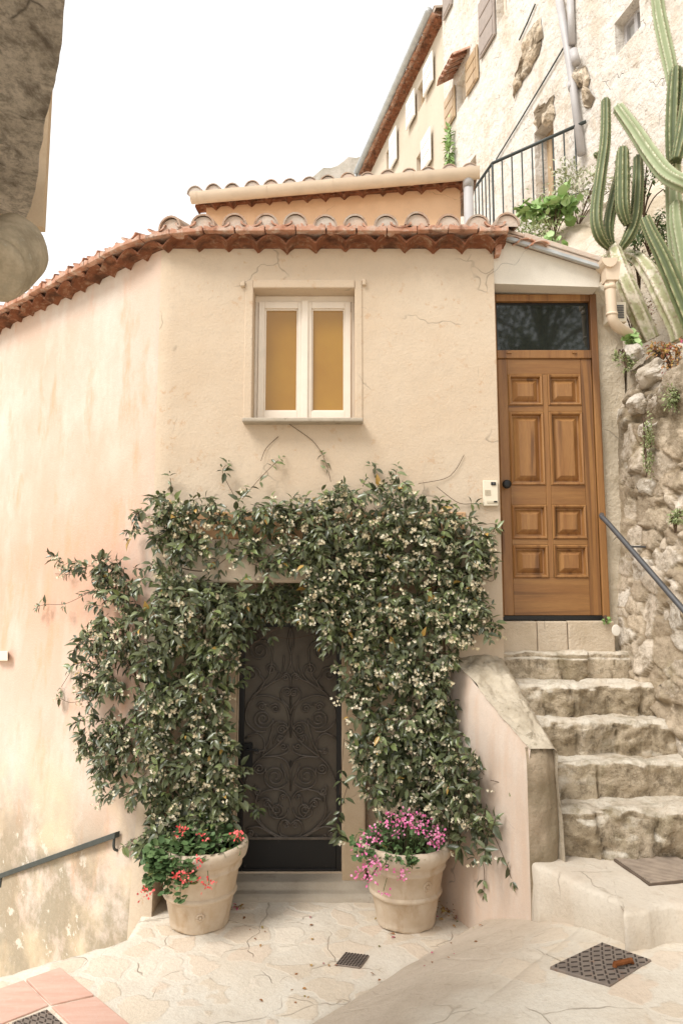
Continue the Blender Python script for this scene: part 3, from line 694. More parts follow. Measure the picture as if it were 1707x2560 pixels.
    for i in range(len(fr)-1):
        p0, t0, n0 = fr[i]; p1, t1, n1 = fr[i+1]
        a0 = p0+n0*.10*ov; a1 = p1+n1*.10*ov; b0 = p0-n0*.12; b1 = p1-n1*.12; z0 = z-.10+gz; z1 = z-.027
        sl.hexa([(a0[0],a0[1],z0),(a1[0],a1[1],z0),(b1[0],b1[1],z0),(b0[0],b0[1],z0),(a0[0],a0[1],z1),(a1[0],a1[1],z1),(b1[0],b1[1],z1),(b0[0],b0[1],z1)], 0)
    ge = gen.build('eave_tiles', mt['shadetile'], ro); autosmooth(ge, 50)
    sl.build('eave_mortar', mt['shadetile'], ro)  # backing takes the darkened tile colour, painting the shaded gap behind the wave
    return ro
ep = [(1.30, YF), (-1.05, YF)]
A = np.array((-1.05, YF)); Cc = CR; B = CR + LD*.55
for k in range(1, 8):
    t = k/8; q = A*(1-t)**2 + 2*Cc*t*(1-t) + B*t*t; ep.append(tuple(q))
ep += [tuple(B), tuple(CR + LD*4.4)]
ro = tiled_eave(house, ep[::-1], 5.238, .235, 1.5, .26, ov=.72, gz=.038)
sh = MB(); sh.hexa([(-1.2,5.3,5.20),(1.25,5.3,5.20),(1.25,8.2,5.9),(-3.0,8.2,5.9),(-1.2,5.3,5.23),(1.25,5.3,5.23),(1.25,8.2,5.94),(-3.0,8.2,5.94)]); sh.build('roof_deck', mt['oldtile'], ro)
tr = MB()   # broken end of the eave where it meets the little porch roof
for k in range(3):
    half_barrel(tr, np.array((1.33+k*.10, 5.28)), np.array((1., 0)), np.array((.25, -.97)), 5.215-k*.03, .13+.02*k, -.5, .075, .07, .2, 1, 0, ky=.5)
tr.prism([(1.222, 5.15, 5.09), (1.262, 5.15, 5.10), (1.28, 5.15, 5.2), (1.22, 5.15, 5.2)], (0, .07, 0), 0)
autosmooth(tr.build('broken_tile', mt['tile'], ro), 50)

# ------------------------------------------------------------------ porch with the wooden door
porch = thing('entrance_porch', (1.65, 5.5, 2.0), 'white fronted porch at the stair top holding the brown panelled door', 'porch')
f = MB(); f.prism([(1.218, 5.225, 4.885), (2.055, 5.225, 4.855), (2.08, 5.225, 4.985), (1.218, 5.225, 5.27)], (0, .19, 0))
f.build('fascia_wall', mt['white_plaster'], porch)
f = MB(); f.prism([(1.20, 5.17, 5.285), (2.10, 5.17, 4.985), (2.10, 5.17, 5.025), (1.20, 5.17, 5.325)], (0, 2.0, 0))
f.prism([(1.46, 5.16, 5.24), (2.09, 5.16, 5.030), (2.09, 5.16, 5.07), (1.46, 5.16, 5.285)], (0, 2.0, 0)); f.prism([(1.25, 5.20, 5.33), (1.62, 5.20, 5.22), (1.62, 5.20, 5.25), (1.25, 5.20, 5.36)], (0, 2.0, 0))
rf = bevel(f.build('porch_roof', mt['mortar'], porch), .006)
f = MB(); f.prism([(1.215, 5.158, 5.262), (2.055, 5.158, 4.985), (2.055, 5.158, 5.01), (1.215, 5.158, 5.29)], (0, .03, 0)); f.build('roof_flashing', mt['zinc'], rf)
f = MB(); f.box(1.216, 2.30, 5.52, 5.60, 1.7, 5.0); f.box(2.087, 2.30, 5.40, 5.60, 1.9, 4.9); f.build('wall', mt['rough_cap'], porch)
# door frame
f = MB(); f.box(1.218, 1.262, 5.36, 5.46, 2.235, 4.86); f.box(2.03, 2.086, 5.36, 5.46, 2.235, 4.86)
f.box(1.262, 2.03, 5.365, 5.46, 4.80, 4.86); f.box(1.262, 2.03, 5.362, 5.46, 4.315, 4.385)
dfm = bevel(f.build('door_frame', mt['wood'], porch), .006)
for x_ in (1.34, 1.87): MB().box(x_, x_+.035, 5.350, 5.3615, 4.355, 4.368).build('drain_cap', mt['wood'], dfm)
tw = bevel(MB().box(1.262, 2.03, 5.40, 5.43, 4.385, 4.40).box(1.262, 2.03, 5.40, 5.43, 4.785, 4.80).box(2.015, 2.03, 5.40, 5.43, 4.40, 4.785).box(1.262, 1.277, 5.40, 5.43, 4.40, 4.785).build('transom_window', mt['black'], porch), .003)
MB().box(1.277, 2.015, 5.41, 5.42, 4.40, 4.785).build('pane', mt['glass'], tw)
# door leaf: stiles, rails, raised panels
X0, X1, Z0, Z1 = 1.266, 2.026, 2.250, 4.312; YL = 5.375
lf = MB()
st1, st2 = X0+.115, X1-.115; mc = (X0+X1)/2
cols = [(X0+.078, mc-.020), (mc+.020, X1-.088)]
rows = [(3.925, 4.185), (3.275, 3.875), (2.845, 3.12), (2.54, 2.80)]
lf.box(X0, cols[0][0], YL, YL+.05, Z0, Z1, 0); lf.box(cols[1][1], X1, YL, YL+.05, Z0, Z1, 0)
lf.box(cols[0][1], cols[1][0], YL+.001, YL+.05, rows[3][0], rows[0][1], 0)
zr = [Z0] + [v for r in rows[::-1] for v in r] + [Z1]
for i in range(0, len(zr), 2):
    lf.box(cols[0][0], cols[1][1] if i in (0, len(zr)-2) else cols[0][1], YL+.0005, YL+.05, zr[i], zr[i+1], 1)
    if i not in (0, len(zr)-2): lf.box(cols[1][0], cols[1][1], YL+.0005, YL+.05, zr[i], zr[i+1], 1)
leaf = bevel(lf.build('wooden_door', [mt['wood'], mt['woodx']], porch, label='varnished brown door with eight raised panels'), .004)
for (a, b) in cols:
    for (z0, z1) in rows:
        p = MB()
        # moulding frame and raised field
        def ring(i0, y0, i1, y1):
            o = [(a+i0, YL+y0, z0+i0), (b-i0, YL+y0, z0+i0), (b-i0, YL+y0, z1-i0), (a+i0, YL+y0, z1-i0)]
            q = [(a+i1, YL+y1, z0+i1), (b-i1, YL+y1, z0+i1), (b-i1, YL+y1, z1-i1), (a+i1, YL+y1, z1-i1)]
            p.add(o+q, [(k, (k+1) % 4, 4+(k+1) % 4, 4+k) for k in range(4)], 0)
        ring(0, .0, .010, -.010); ring(.010, -.010, .022, -.006); ring(.022, -.006, .030, .026); ring(.030, .026, .040, .028); ring(.040, .028, .078, .000)
        i = .078
        p.add([(a+i, YL, z0+i), (b-i, YL, z0+i), (b-i, YL, z1-i), (a+i, YL, z1-i)], [(0,1,2,3)], 0)
        p.build('raised_panel', mt['woodp'], leaf)
k = MB(); p = dY(1157, 1113, 5.34); 
k.tube([(1.30, 5.374, p.z), (1.30, 5.335, p.z)], .014, 12); k.tube([(1.30, 5.345, p.z), (1.30, 5.32, p.z), (1.30, 5.305, p.z), (1.30, 5.298, p.z)], [.02, .036, .034, .018], 16); k.build('door_knob', mt['black'], leaf, smooth=True)
bevel(MB().box(1.216, 2.045, 5.37, 5.50, 2.212, 2.248).build('draught_strip', mt['black'], leaf), .003)
th = MB(); th.box(1.217, 1.50, 5.31, 5.55, 1.93, 2.208); th.box(1.504, 1.735, 5.313, 5.55, 1.93, 2.207); th.box(1.739, 2.095, 5.308, 5.55, 1.93, 2.210)
bevel(th.build('threshold', mt['tread'], porch), .012, 3)
# gutter end and downspout of the porch
g = MB(); gx = 2.115
V = []
for y in (5.08, 7.0):
    for k2 in range(9):
        a = math.pi + math.pi*k2/8; V.append((gx-.02+.062*math.cos(a), y, 5.03+.075*math.sin(a)))
g.add(V, [(i, i+1, 9+i+1, 9+i) for i in range(8)] + [tuple(range(9))])
g.hexa([(gx-.045, 5.10, 4.86), (gx+.05, 5.10, 4.86), (gx+.05, 5.2, 4.86), (gx-.045, 5.2, 4.86), (gx-.05, 5.10, 5.01), (gx+.075, 5.10, 5.01), (gx+.075, 5.2, 5.01), (gx-.05, 5.2, 5.01)])
g.build('gutter', mt['pvc_cream'], porch)
g = MB(); g.tube(smooth_path([(gx, 5.15, 4.92), (gx, 5.15, 4.80), (gx+.005, 5.15, 4.60), (gx+.02, 5.16, 4.54), (gx+.07, 5.19, 4.505), (gx+.16, 5.27, 4.50), (gx+.3, 5.4, 4.49)], 5), .041, 14)
g.tube([(gx, 5.15, 4.80), (gx, 5.15, 4.84)], .045, 14); g.tube([(gx+.004, 5.15, 4.585), (gx+.006, 5.15, 4.605)], .045, 14)
g.build('downspout', mt['pvc_cream'], porch, smooth=True)

# intercom
ip = dY(1123, 1137, 5.2)
ic = bevel(MB().box(1.082, 1.196, 5.170, 5.199, 3.085, 3.282).build('intercom', mt['plastic']), .006, 3)
tag(ic, 'cream plastic intercom panel on the wall beside the wooden door', 'intercom')
bevel(MB().box(1.142, 1.180, 5.163, 5.169, 3.243, 3.268).build('camera_window', mt['black'], ic), .003)
MB().tube([(1.161, 5.1665, 3.2555), (1.161, 5.161, 3.2555)], .008, 12).build('lens', mt['steel'], ic)
sp_ = MB()
for k in range(7): sp_.box(1.094, 1.138, 5.166, 5.1695, 3.168+k*.006, 3.171+k*.006)
sp_.build('speaker_grille', mt['plasticgrey'], ic)
MB().box(1.108, 1.184, 5.164, 5.1695, 3.108, 3.124).build('name_plate', mt['plasticgrey'], ic); MB().box(1.160, 1.186, 5.162, 5.1635, 3.110, 3.122).build('call_button', mt['black'], ic)

# ------------------------------------------------------------------ rock textures as real relief
def relief(us, vs, seeds, amp, sharp=.10, nz=.02, seed=0, jw=.03):
    """cellular stone relief on a (u,v) grid -> height, tint, joint"""
    r = np.random.default_rng(seed)
    U, Vv = np.meshgrid(us, vs)
    wob = np.array([[fbm(u*3, v*3, seed) for u in us] for v in vs])*.05; wob2 = np.array([[fbm(u*3, v*3, seed+9) for u in us] for v in vs])*.05
    PU, PV = (U+wob).ravel(), (Vv+wob2).ravel()
    s = np.asarray(seeds); d = np.hypot(PU[:, None]-s[None, :, 0], (PV[:, None]-s[None, :, 1])*1.25)*s[None, :, 2]
    idx = np.argpartition(d, 1, axis=1)[:, :2]; dd = np.take_along_axis(d, idx, 1); o = np.argsort(dd, 1); dd = np.take_along_axis(dd, o, 1); idx = np.take_along_axis(idx, o, 1)
    e = dd[:, 1]-dd[:, 0]; h = np.clip(e/sharp, 0, 1); h = 1-(1-h)**2
    gx = r.normal(size=len(s))*.16; gy = r.normal(size=len(s))*.16; i0 = idx[:, 0]
    tilt = (PU-s[i0, 0])*gx[i0] + (PV-s[i0, 1])*gy[i0]
    ra = r.uniform(.2, 1, len(s)); ti = r.uniform(0, 1, len(s))
    fine = np.array([[fbm(u*7, v*7, seed+3, 5) + .6*fbm(u*21, v*21, seed+5, 3) for u in us] for v in vs]).ravel()
    return (h*(ra[idx[:, 0]]*amp + tilt) + fine*nz), ti[idx[:, 0]], 1-np.clip(e/jw, 0, 1)

# retaining wall of rubble on the right of the stairs
def base_x(Y): return 2.13 + .25*(5.35-Y) if Y < 5.35 else 2.13
us = np.arange(2.4, 5.56, .0165); vs = np.arange(.3, 4.30, .0165)
r = np.random.default_rng(3); seeds = []
for k in range(760):
    u_, v_ = r.uniform(2.3, 5.6), r.uniform(.2, 4.7); seeds.append((u_, v_, r.uniform(.7, 1.3)))
h, ti, jo = relief(us, vs, seeds, .058, .024, .014, 11, .030)
V = []; k = 0
for j, v_ in enumerate(vs):
    for i, u_ in enumerate(us):
        lean = .035*(v_-.8) + .22*sstep(3.7, 4.3, v_)**2 + .03*fbm(u_*1.1, v_*1.1, 4)
        hh = h[k]*(1 - .75*sstep(5.15, 5.4, u_))
        nl = np.array((-.97, -.24)); p = np.array((base_x(u_)+lean, u_)) + nl*hh; V.append((p[0], p[1], v_ + hh*.1)); k += 1
nu = len(us)
F = [(j*nu+i, j*nu+i+1, (j+1)*nu+i+1, (j+1)*nu+i) for j in range(len(vs)-1) for i in range(nu-1)]
rw = mesh('retaining_wall', V, F, mt['rock'], smooth=True, attr={'tint': ti, 'joint': jo})
tag(rw, 'rough rubble stone retaining wall rising right of the stairs', 'wall')

for (x, y, Yb, rad) in ((1482, 852, 5.0, .13), (1540, 880, 4.82, .16), (1505, 915, 4.92, .12), (1448, 925, 5.08, .10), (1560, 935, 4.75, .11), (1430, 812, 5.2, .10), (1470, 985, 5.0, .09), (1545, 1010, 4.8, .10)):
    bm = bmesh.new(); bmesh.ops.create_icosphere(bm, subdivisions=4, radius=1); p = dY(x, y, Yb) + Vector((.075, .02, -.01))
    V = []
    for v in bm.verts:
        q = v.co; k = 1 + .42*mnoise.noise(q*1.3 + p*3) - .22*abs(mnoise.noise(q*2.3 + p*5)) + .06*fbm(q.x*5+p.x*9, q.y*5, q.z*5+p.z*7, 5)
        fl = max(-.62, min(.62, q.x*.6+q.z*.5)); V.append(p + Vector((q.x*k*rad*.85, q.y*k*rad*1.1, (q.z*.80+.12*fl)*k*rad*.95)))
    bm.verts.ensure_lookup_table(); Fb = [tuple(v.index for v in f.verts) for f in bm.faces]; bm.free()
    b_ = mesh('boulder', V, Fb, mt['boulder'], rw, False); autosmooth(b_, 24)
# hillside above it
def hill_z(x, y):
    b = base_x(y) + .16
    if y < 5.9:
        q = x - b; z = 4.22 + .12*q + 2.3*max(0, q-.62) - .9*max(0, q-1.2)
    else:
        q = x - b; z1 = 4.22 + .12*q + 2.3*max(0, q-.62) - .9*max(0, q-1.2); z2 = 4.4 + .85*(y-5.3) + 1.1*q; f = sstep(5.9, 6.9, y); z = z1*(1-f) + z2*f
    return 7.3 - math.log1p(math.exp((7.3-z)*2.2))/2.2 if z > 3 else z
us = np.arange(0, 2.7, .05); vs = np.arange(1.4, 10.2, .06)
V = []
for y in vs:
    for u_ in us:
        x = base_x(y) + .16 + u_ - (.9*sstep(5.9, 6.6, y))
        V.append((x + .10*fbm(x*1.4, y*1.4, 3)*min(1, u_*3), y, hill_z(x, y) - (.6 if u_ == 0 else 0) + .16*fbm(x*1.3, y*1.3, 0, 5) + .05*fbm(x*5, y*5, 2)))
nu = len(us); F = [(j*nu+i, j*nu+i+1, (j+1)*nu+i+1, (j+1)*nu+i) for j in range(len(vs)-1) for i in range(nu-1)]
tag(mesh('hillside', V, F, mt['soil'], smooth=True), 'stony planted slope between the retaining wall and the tall building', 'hillside', kind='structure')

# ------------------------------------------------------------------ stair: stone steps, landing and parapet
stair = thing('stone_staircase', (1.75, 4.8, .8), 'steep flight of rough hewn stone steps leading up to the wooden door', 'stairs')
def stone_block(x0, x1, yf, yb, z0, z1, seed, name, parent, nst, skew=0.0, round_=.03, nzk=.02, amp=.035, lab=None):
    """front riser + tread as one bent grid with stone relief"""
    du = .022; us = np.arange(x0, x1+.001, du); hf = z1-z0; tr_ = yb-yf
    vs = np.concatenate([np.arange(0, hf-.045, .02), np.arange(hf-.045, hf+.05, .009), np.arange(hf+.055, hf+tr_+.03, .03)])
    r = np.random.default_rng(seed)
    seeds = [(x0+(x1-x0)*(i+.5+r.uniform(-.3, .3))/nst, hf*.5+r.uniform(-.12, .12)*hf, r.uniform(.9, 1.15)) for i in range(nst)] + [(x0+(x1-x0)*r.uniform(0, 1), hf+.38, .9) for i in range(max(2, nst//2))]
    hh, ti, jo = relief(us, vs, seeds, amp, .05, nzk, seed, .025)
    vg = np.repeat(vs, len(us)); kf = np.clip((hf-.005-vg)/.03, 0, 1); jo = jo*kf
    V = []; k = 0; r0 = .030
    for v_ in vs:
        for u_ in us:
            a = hh[k]; rq = r0*(1+.5*fbm(u_*3, seed, 6))
            if v_ < hf-rq: y, z, ph = 0, v_, 0
            elif v_ < hf+rq: ph = (v_-(hf-rq))/(2*rq)*math.pi/2; y, z = rq*(1-math.cos(ph)), hf-rq*(1-math.sin(ph))
            else: y, z, ph = v_-hf, hf, math.pi/2
            V.append((u_, yf + skew*(u_-x0) + y - a*math.cos(ph) + .02 + .03*fbm(u_*1.7, seed, 1), z0 + z + .25*a*math.sin(ph) + .012*fbm(u_*2.5, seed, 2)*(z/hf) + (.007*fbm(u_*6, v_*6, seed) if ph > 1 else 0)))
            k += 1
    nu = len(us); nf = len(np.arange(0, hf, .02))
    F = [(j*nu+i, j*nu+i+1, (j+1)*nu+i+1, (j+1)*nu+i) for j in range(len(vs)-1) for i in range(nu-1)]
    o = mesh(name, V, F, mt['step'], parent, True, None, {'tint': ti, 'joint': jo}); 
    if lab: o['label'] = lab
    return o
ST = [(1.98, 5.23, 1.218, 2.30), (1.765, 5.03, 1.22, 2.36), (1.55, 4.82, 1.30, 2.42), (1.33, 4.62, 1.30, 2.46), (1.10, 4.40, 1.28, 2.52)]
for i, (z, y, a, b) in enumerate(ST):
    zb = ST[i+1][0] if i < 4 else .80
    stone_block(a, b, y, (ST[i-1][1] if i else 5.42)+.06, zb-.05, z, 20+i, 'step', stair, [5, 5, 4, 3, 4][i], skew=[0, .0, .01, 0, -.03][i], amp=[.03, .045, .045, .03, .05][i], round_=.07, nzk=[.02, .03, .03, .022, .035][i])
# landing (raised pavement) with kerb
LZ = .815
edge = [dZ(1223, 1986, LZ), dZ(1250, 1996, LZ), dZ(1300, 2020, LZ), dZ(1355, 2045, LZ), dZ(1425, 2075, LZ), dZ(1432, 2095, LZ), dZ(1480, 2090, LZ), dZ(1568, 2085, LZ)]
edge = [(p.x, p.y) for p in edge]; edge = [(edge[0][0]-.02, edge[0][1]+.25)] + edge + [(2.5, 3.55), (3.2, 3.4)]
pe = [(v.x, v.y) for v in smooth_path([(x, y, 0) for x, y in edge], 8)]
V = []; rings = 14
for (x, y) in pe:
    for k in range(6): V.append((x + .02*fbm(x*5, k*.7, 3), y + .035*fbm(x*5, k*.8, 1, 5) - .012*math.sin(k*.6), .30 + (LZ-.022-.30)*k/5))
    V.append((x+.012, y+.016, LZ-.005)); 
    for k in range(1, rings+1):
        f_ = k/rings; X_, Y_ = x*(1-f_) + (x*.75+.6)*f_, y*(1-f_) + 4.75*f_; V.append((X_, Y_, LZ + .006*fbm(X_*3, Y_*3, 4)))
m_ = 7+rings
F = [(i*m_+j, (i+1)*m_+j, (i+1)*m_+j+1, i*m_+j+1) for i in range(len(pe)-1) for j in range(m_-1)]
tag(mesh('landing', V, F, mt['paving'], smooth=True, attr={'paved': [.35]*len(V), 'ramp': [.35]*len(V)}), 'raised pale pavement with a kerb at the foot of the stone steps', 'pavement', kind='structure')
# kerb stones seen in the broken right half of the edge
# parapet of the stair: smooth pale outer face, rough cap
PA0 = np.array((.70, 5.26)); PA1 = np.array((1.138, 4.33)); 
par = thing('stair_parapet', (1.0, 4.6, .3), 'sloping pale pink parapet wall with a rough cement top beside the steps', 'wall')
n = 22; V = []; mi = []
tops = [(0, 1.965), (.10, 1.935), (1.0, 1.475)]
def ptop(t): return np.interp(t, [a for a, b in tops], [b for a, b in tops])
rowsN = 12
for i in range(n+1):
    t = i/n; zt = ptop(t); 
    for j in range(rowsN+1):
        f_ = j/rowsN; z = .0 + (zt-.0)*f_
        xb = PA0[0]+(PA1[0]-PA0[0])*t + .09*(z/1.9)*(1-t); y = PA0[1]+(PA1[1]-PA0[1])*t
        rr = .02*max(0, (f_-.94)/.06)
        V.append((xb + rr + .006*fbm(xb*2, y*2, z*2), y, z))
F = [(i*(rowsN+1)+j, (i+1)*(rowsN+1)+j, (i+1)*(rowsN+1)+j+1, i*(rowsN+1)+j+1) for i in range(n) for j in range(rowsN)]
pf = mesh('outer_face', V, F, mt['parapet'], par, True)
# rough cap + near end + inner side
V = []; nu = 44; nv = 90; 
for j in range(nv+1):
    t = j/nv; zt = ptop(t); xl = PA0[0]+(PA1[0]-PA0[0])*t + .09*(zt/1.9)*(1-t); y = PA0[1]+(PA1[1]-PA0[1])*t
    wdt = .40*(1-t) + .18*t
    for i in range(nu+1):
        q = i/nu
        if q <= .7: x = xl + .012 + .018*fbm(y*6, 3, 1)*(1-min(1, q*6)) + wdt*q/.7; z = zt + .004 + (.010*math.sin(q/.7*math.pi) + (.032*fbm(x*7, y*7, 2, 6) + .016*fbm(x*24, y*24, 4, 4)))*min(1, q*8)*(1-sstep(.9, 1, t)); z -= .03*max(0, (q-.6)/.1)
        else: x = xl + wdt + .015 + .02*fbm(y*7, q*7, 3); z = zt - .03 - (q-.7)/.3*.85
        V.append((x, y + .012*fbm(x*9, q*5, 7)*(1-t), z))
F = [(j*(nu+1)+i, j*(nu+1)+i+1, (j+1)*(nu+1)+i+1, (j+1)*(nu+1)+i) for j in range(nv) for i in range(nu)]
mesh('cement_top', V, F, mt['rough_cap'], par, True)
V = []; ytop = 26
for j in range(ytop+1):
    z = .35 + (1.482-.35)*j/ytop
    for i in range(17):
        q = i/16; x = PA1[0]-.006 + (.20)*q + .02*fbm(q*3, z*3, 1)*q; e = .045*fbm(x*6, z*6, 5, 6)*math.sin(q*math.pi)*min(1, (ytop-j)/3)
        rr = .03*max(0, (j-ytop+3)/3)**2
        V.append((x, PA1[1] - .006 + .06*q**3 + rr - e, z - .02*q*q*(j/ytop)))
F = [(j*17+i, j*17+i+1, (j+1)*17+i+1, (j+1)*17+i) for j in range(ytop) for i in range(16)]
mesh('end_face', V, F, mt['mossy'], par, True, label='mossy rough end face of the parapet')

# ------------------------------------------------------------------ handrails
hr = MB(); pts = [(2.03, 5.30, 3.03), (2.0, 5.22, 3.005), (2.02, 5.12, 2.93), (2.10, 4.75, 2.62), (2.20, 4.3, 2.24), (2.32, 3.8, 1.82), (2.40, 3.5, 1.60)]
hr.tube(smooth_path(pts, 5), .019, 12)
t_ = thing('handrail', (2.05, 5.2, 2.2), 'grey steel handrail descending along the rubble wall by the steps', 'handrail')
hr.build('rail', mt['steel'], t_, smooth=True)
for (x, y, z) in ((2.055, 4.95, 2.79), (2.20, 4.3, 2.22)):
    MB().tube([(x, y, z), (x+.05, y+.01, z-.03), (x+.16, y+.03, z-.03)], .008, 8).build('bracket', mt['steel'], t_)
def lw(px, py, off=0.0):
    """point on the lane wall plane"""
    n = Vector((LNo[0], LNo[1], 0)); p = Vector((CR[0], CR[1], 0)) + n*off; return aPlane(px, py, p, n)[0]
a = lw(270*K, 1917*K, .13); b = lw(2*K, 2012*K, .13); d = (b-a)
t_ = thing('handrail', tuple(b), 'flat dark metal handrail sloping down along the pink lane wall', 'handrail')
hr = MB(); sid = Vector((LNo[0], LNo[1], 0)); up = Vector((0, 0, 1))
e_ = a + d*1.35
P8 = []
for o_ in (0, 1):
    for (s1, pnt) in ((-1, a), (1, a), (1, e_), (-1, e_)):
        P8.append(pnt + sid*.022*s1 + up*(.021 if o_ else -.021))
hr.hexa(P8); bevel(hr.build('rail', mt['rail'], t_), .004)
for f_ in (.02, .99):
    q = a + d*f_; MB().tube(smooth_path([q, q - up*.09, q - sid*.06 - up*.12, q - sid*.13 - up*.12], 4), .010, 8).build('bracket', mt['rail'], t_)

# small scraps on walls
tag(MB().box(*[0]*0) if False else bevel(MB().hexa([lw(-8,1628), lw(20,1628), lw(20,1652), lw(-8,1652), lw(-8,1628,.1), lw(20,1628,.1), lw(20,1652,.1), lw(-8,1652,.1)]).build('wall_box', mt['plastic']), .005), 'small pale box fixed on the pink wall at the left edge', 'box')
bx = aY(1536, 778, 5.30)
vt = thing('wall_vent', tuple(bx), 'white louvred vent between the porch downspout and the cactus', 'vent')
bevel(MB().box(bx.x-.06, bx.x+.10, 5.31, 5.45, bx.z-.085, bx.z+.085).build('housing', mt['plastic'], vt), .008)
o_ = MB()
for k in range(8): o_.box(bx.x-.035, bx.x+.075, 5.303, 5.309, bx.z-.055+k*.0145, bx.z-.047+k*.0145)
o_.build('louvre', mt['steel'], vt)
op = dY(1408, 1447, 5.2)
tag(MB().lathe([(0, 0), (.03, 0), (.032, .01), (.028, .014), (0, .016)], (0, 0, 0), 20).build('outlet_cap', mt['white_plaster']), 'round white cap set low in the rubble by the threshold', 'cap')
oc = bpy.data.objects['outlet_cap']; oc.location = (op.x, 5.16, op.z); oc.rotation_euler = (R(90), 0, 0); oc.scale = (1, 1.35, 1)

# ------------------------------------------------------------------ drain covers and the pink tiles
def cover(name, corners, lift, mlist, label, cat, pat='diamond', thick=.02):
    P = [Vector(p) + Vector((0, 0, lift)) for p in corners]
    t = thing(name, tuple((P[0]+P[2])/2), label, cat)
    bevel(MB().hexa([p - Vector((0, 0, thick)) for p in P] + P).build('plate', mlist[0], t), .003)
    f = MB(); cc = (P[0]+P[2])/2
    pt = lambda u, v, z=0: P[0].lerp(P[1], u).lerp(P[3].lerp(P[2], u), v) + Vector((0, 0, z))
    if pat == 'diamond':
        n = 9
        for i in range(n):
            for j in range(n):
                u, v = (i+.5)/n, (j+.5)/n; a = .030*(1 if (i+j) % 2 else -1)
                d1 = (a, abs(a)) if (i+j) % 2 else (a, abs(a)); w_ = (-d1[1]*.28, d1[0]*.28)
                q = [pt(u-d1[0]-w_[0], v-d1[1]-w_[1]), pt(u+d1[0]-w_[0], v+d1[1]-w_[1]), pt(u+d1[0]+w_[0], v+d1[1]+w_[1]), pt(u-d1[0]+w_[0], v-d1[1]+w_[1])]
                f.hexa([x + Vector((0, 0, -.001)) for x in q] + [x + Vector((0, 0, .003)) for x in q], 0)
    elif pat == 'bars':
        n = 20
        for i in range(n):
            u0, u1 = (i+.12)/n, (i+.80)/n
            q = [pt(.03, u0), pt(.97, u0), pt(.97, u1), pt(.03, u1)]; f.hexa([x + Vector((0, 0, -.002)) for x in q] + [x + Vector((0, 0, .005)) for x in q], 0)
    else:
        n = 8
        for i in range(n):
            for j in range(n):
                u, v = (i+.5)/n, (j+.5)/n; e = .035
                q = [pt(u-e, v-e), pt(u+e, v-e), pt(u+e, v+e), pt(u-e, v+e)]; f.hexa([x + Vector((0, 0, -.001)) for x in q] + [x + Vector((0, 0, .003)) for x in q], 0)
    f.build('tread_pattern', mlist[1], t); return t, pt
gz = ground_z(1.25, 3.45)
cs = [dZ(1262, 2220, gz), dZ(1382, 2166, gz), dZ(1496, 2213, gz), dZ(1400, 2270, gz)]
cs = [Vector((p.x, p.y, ground_z(p.x, p.y)+.006)) for p in cs]
t_, pt = cover('manhole_cover', cs, .006, (mt['castiron'], mt['castdark']), 'worn diamond plate manhole cover with a rusty handle in the upper paving', 'manhole cover')
k = MB(); a_ = pt(.46, .74, .006); b_ = pt(.70, .86, .006); k.tube([a_, a_+Vector((0,0,.012)), b_+Vector((0,0,.012)), b_], .012, 8); k.build('lifting_handle', simple('rust', (.24, .085, .03), .9, .1, .4, 30, .4), t_)
cs = [dZ(770, 2218, .172), dZ(793, 2190, .172), dZ(848, 2197, .172), dZ(826, 2225, .172)]
cover('drain_cover', cs, .008, (mt['castiron'], mt['castdark']), 'small square cast iron drain cover in the landing before the iron door', 'drain cover', 'studs')
cs = [dZ(1530, 1962, LZ), dZ(1640, 2010, LZ), dZ(1497, 2038, LZ), dZ(1400, 1980, LZ)]
cs = [dZ(1408, 1978, LZ), dZ(1545, 1968, LZ), dZ(1640, 2020, LZ), dZ(1490, 2036, LZ)]
cover('drain_grate', cs, .014, (simple('grate_rust', (.16, .12, .09), .8, .2, .3), simple('grate_iron', (.46, .37, .29), .7, .3, .3)), 'ribbed metal grate set in the landing below the stone steps', 'drain grate', 'bars')
tz = lambda x, y: aZ(x, y, .172)
T = [[(-60, 2498), (60, 2455), (122, 2518), (-60, 2590)], [(66, 2452), (150, 2423), (235, 2492), (128, 2517)], [(240, 2496), (330, 2570), (300, 2640), (215, 2600), (130, 2522)], [(-60, 2596), (24, 2562), (-10, 2700), (-80, 2700)]]
pv = MB()
for q in T:
    P = [tz(*p) for p in q]; pv.prism([p - Vector((0, 0, .02)) for p in P], (0, 0, .032))
tag(bevel(pv.build('terracotta_paving', mt['pinktile']), .004), 'pinkish terracotta tiles around the cover at the lower left', 'paving', kind='structure')
cs = [tz(30, 2560), tz(118, 2527), tz(200, 2600), tz(80, 2650)]
cover('manhole_cover', cs, .008, (mt['castiron'], mt['castdark']), 'diamond plate manhole cover framed by pinkish terracotta tiles', 'manhole cover')

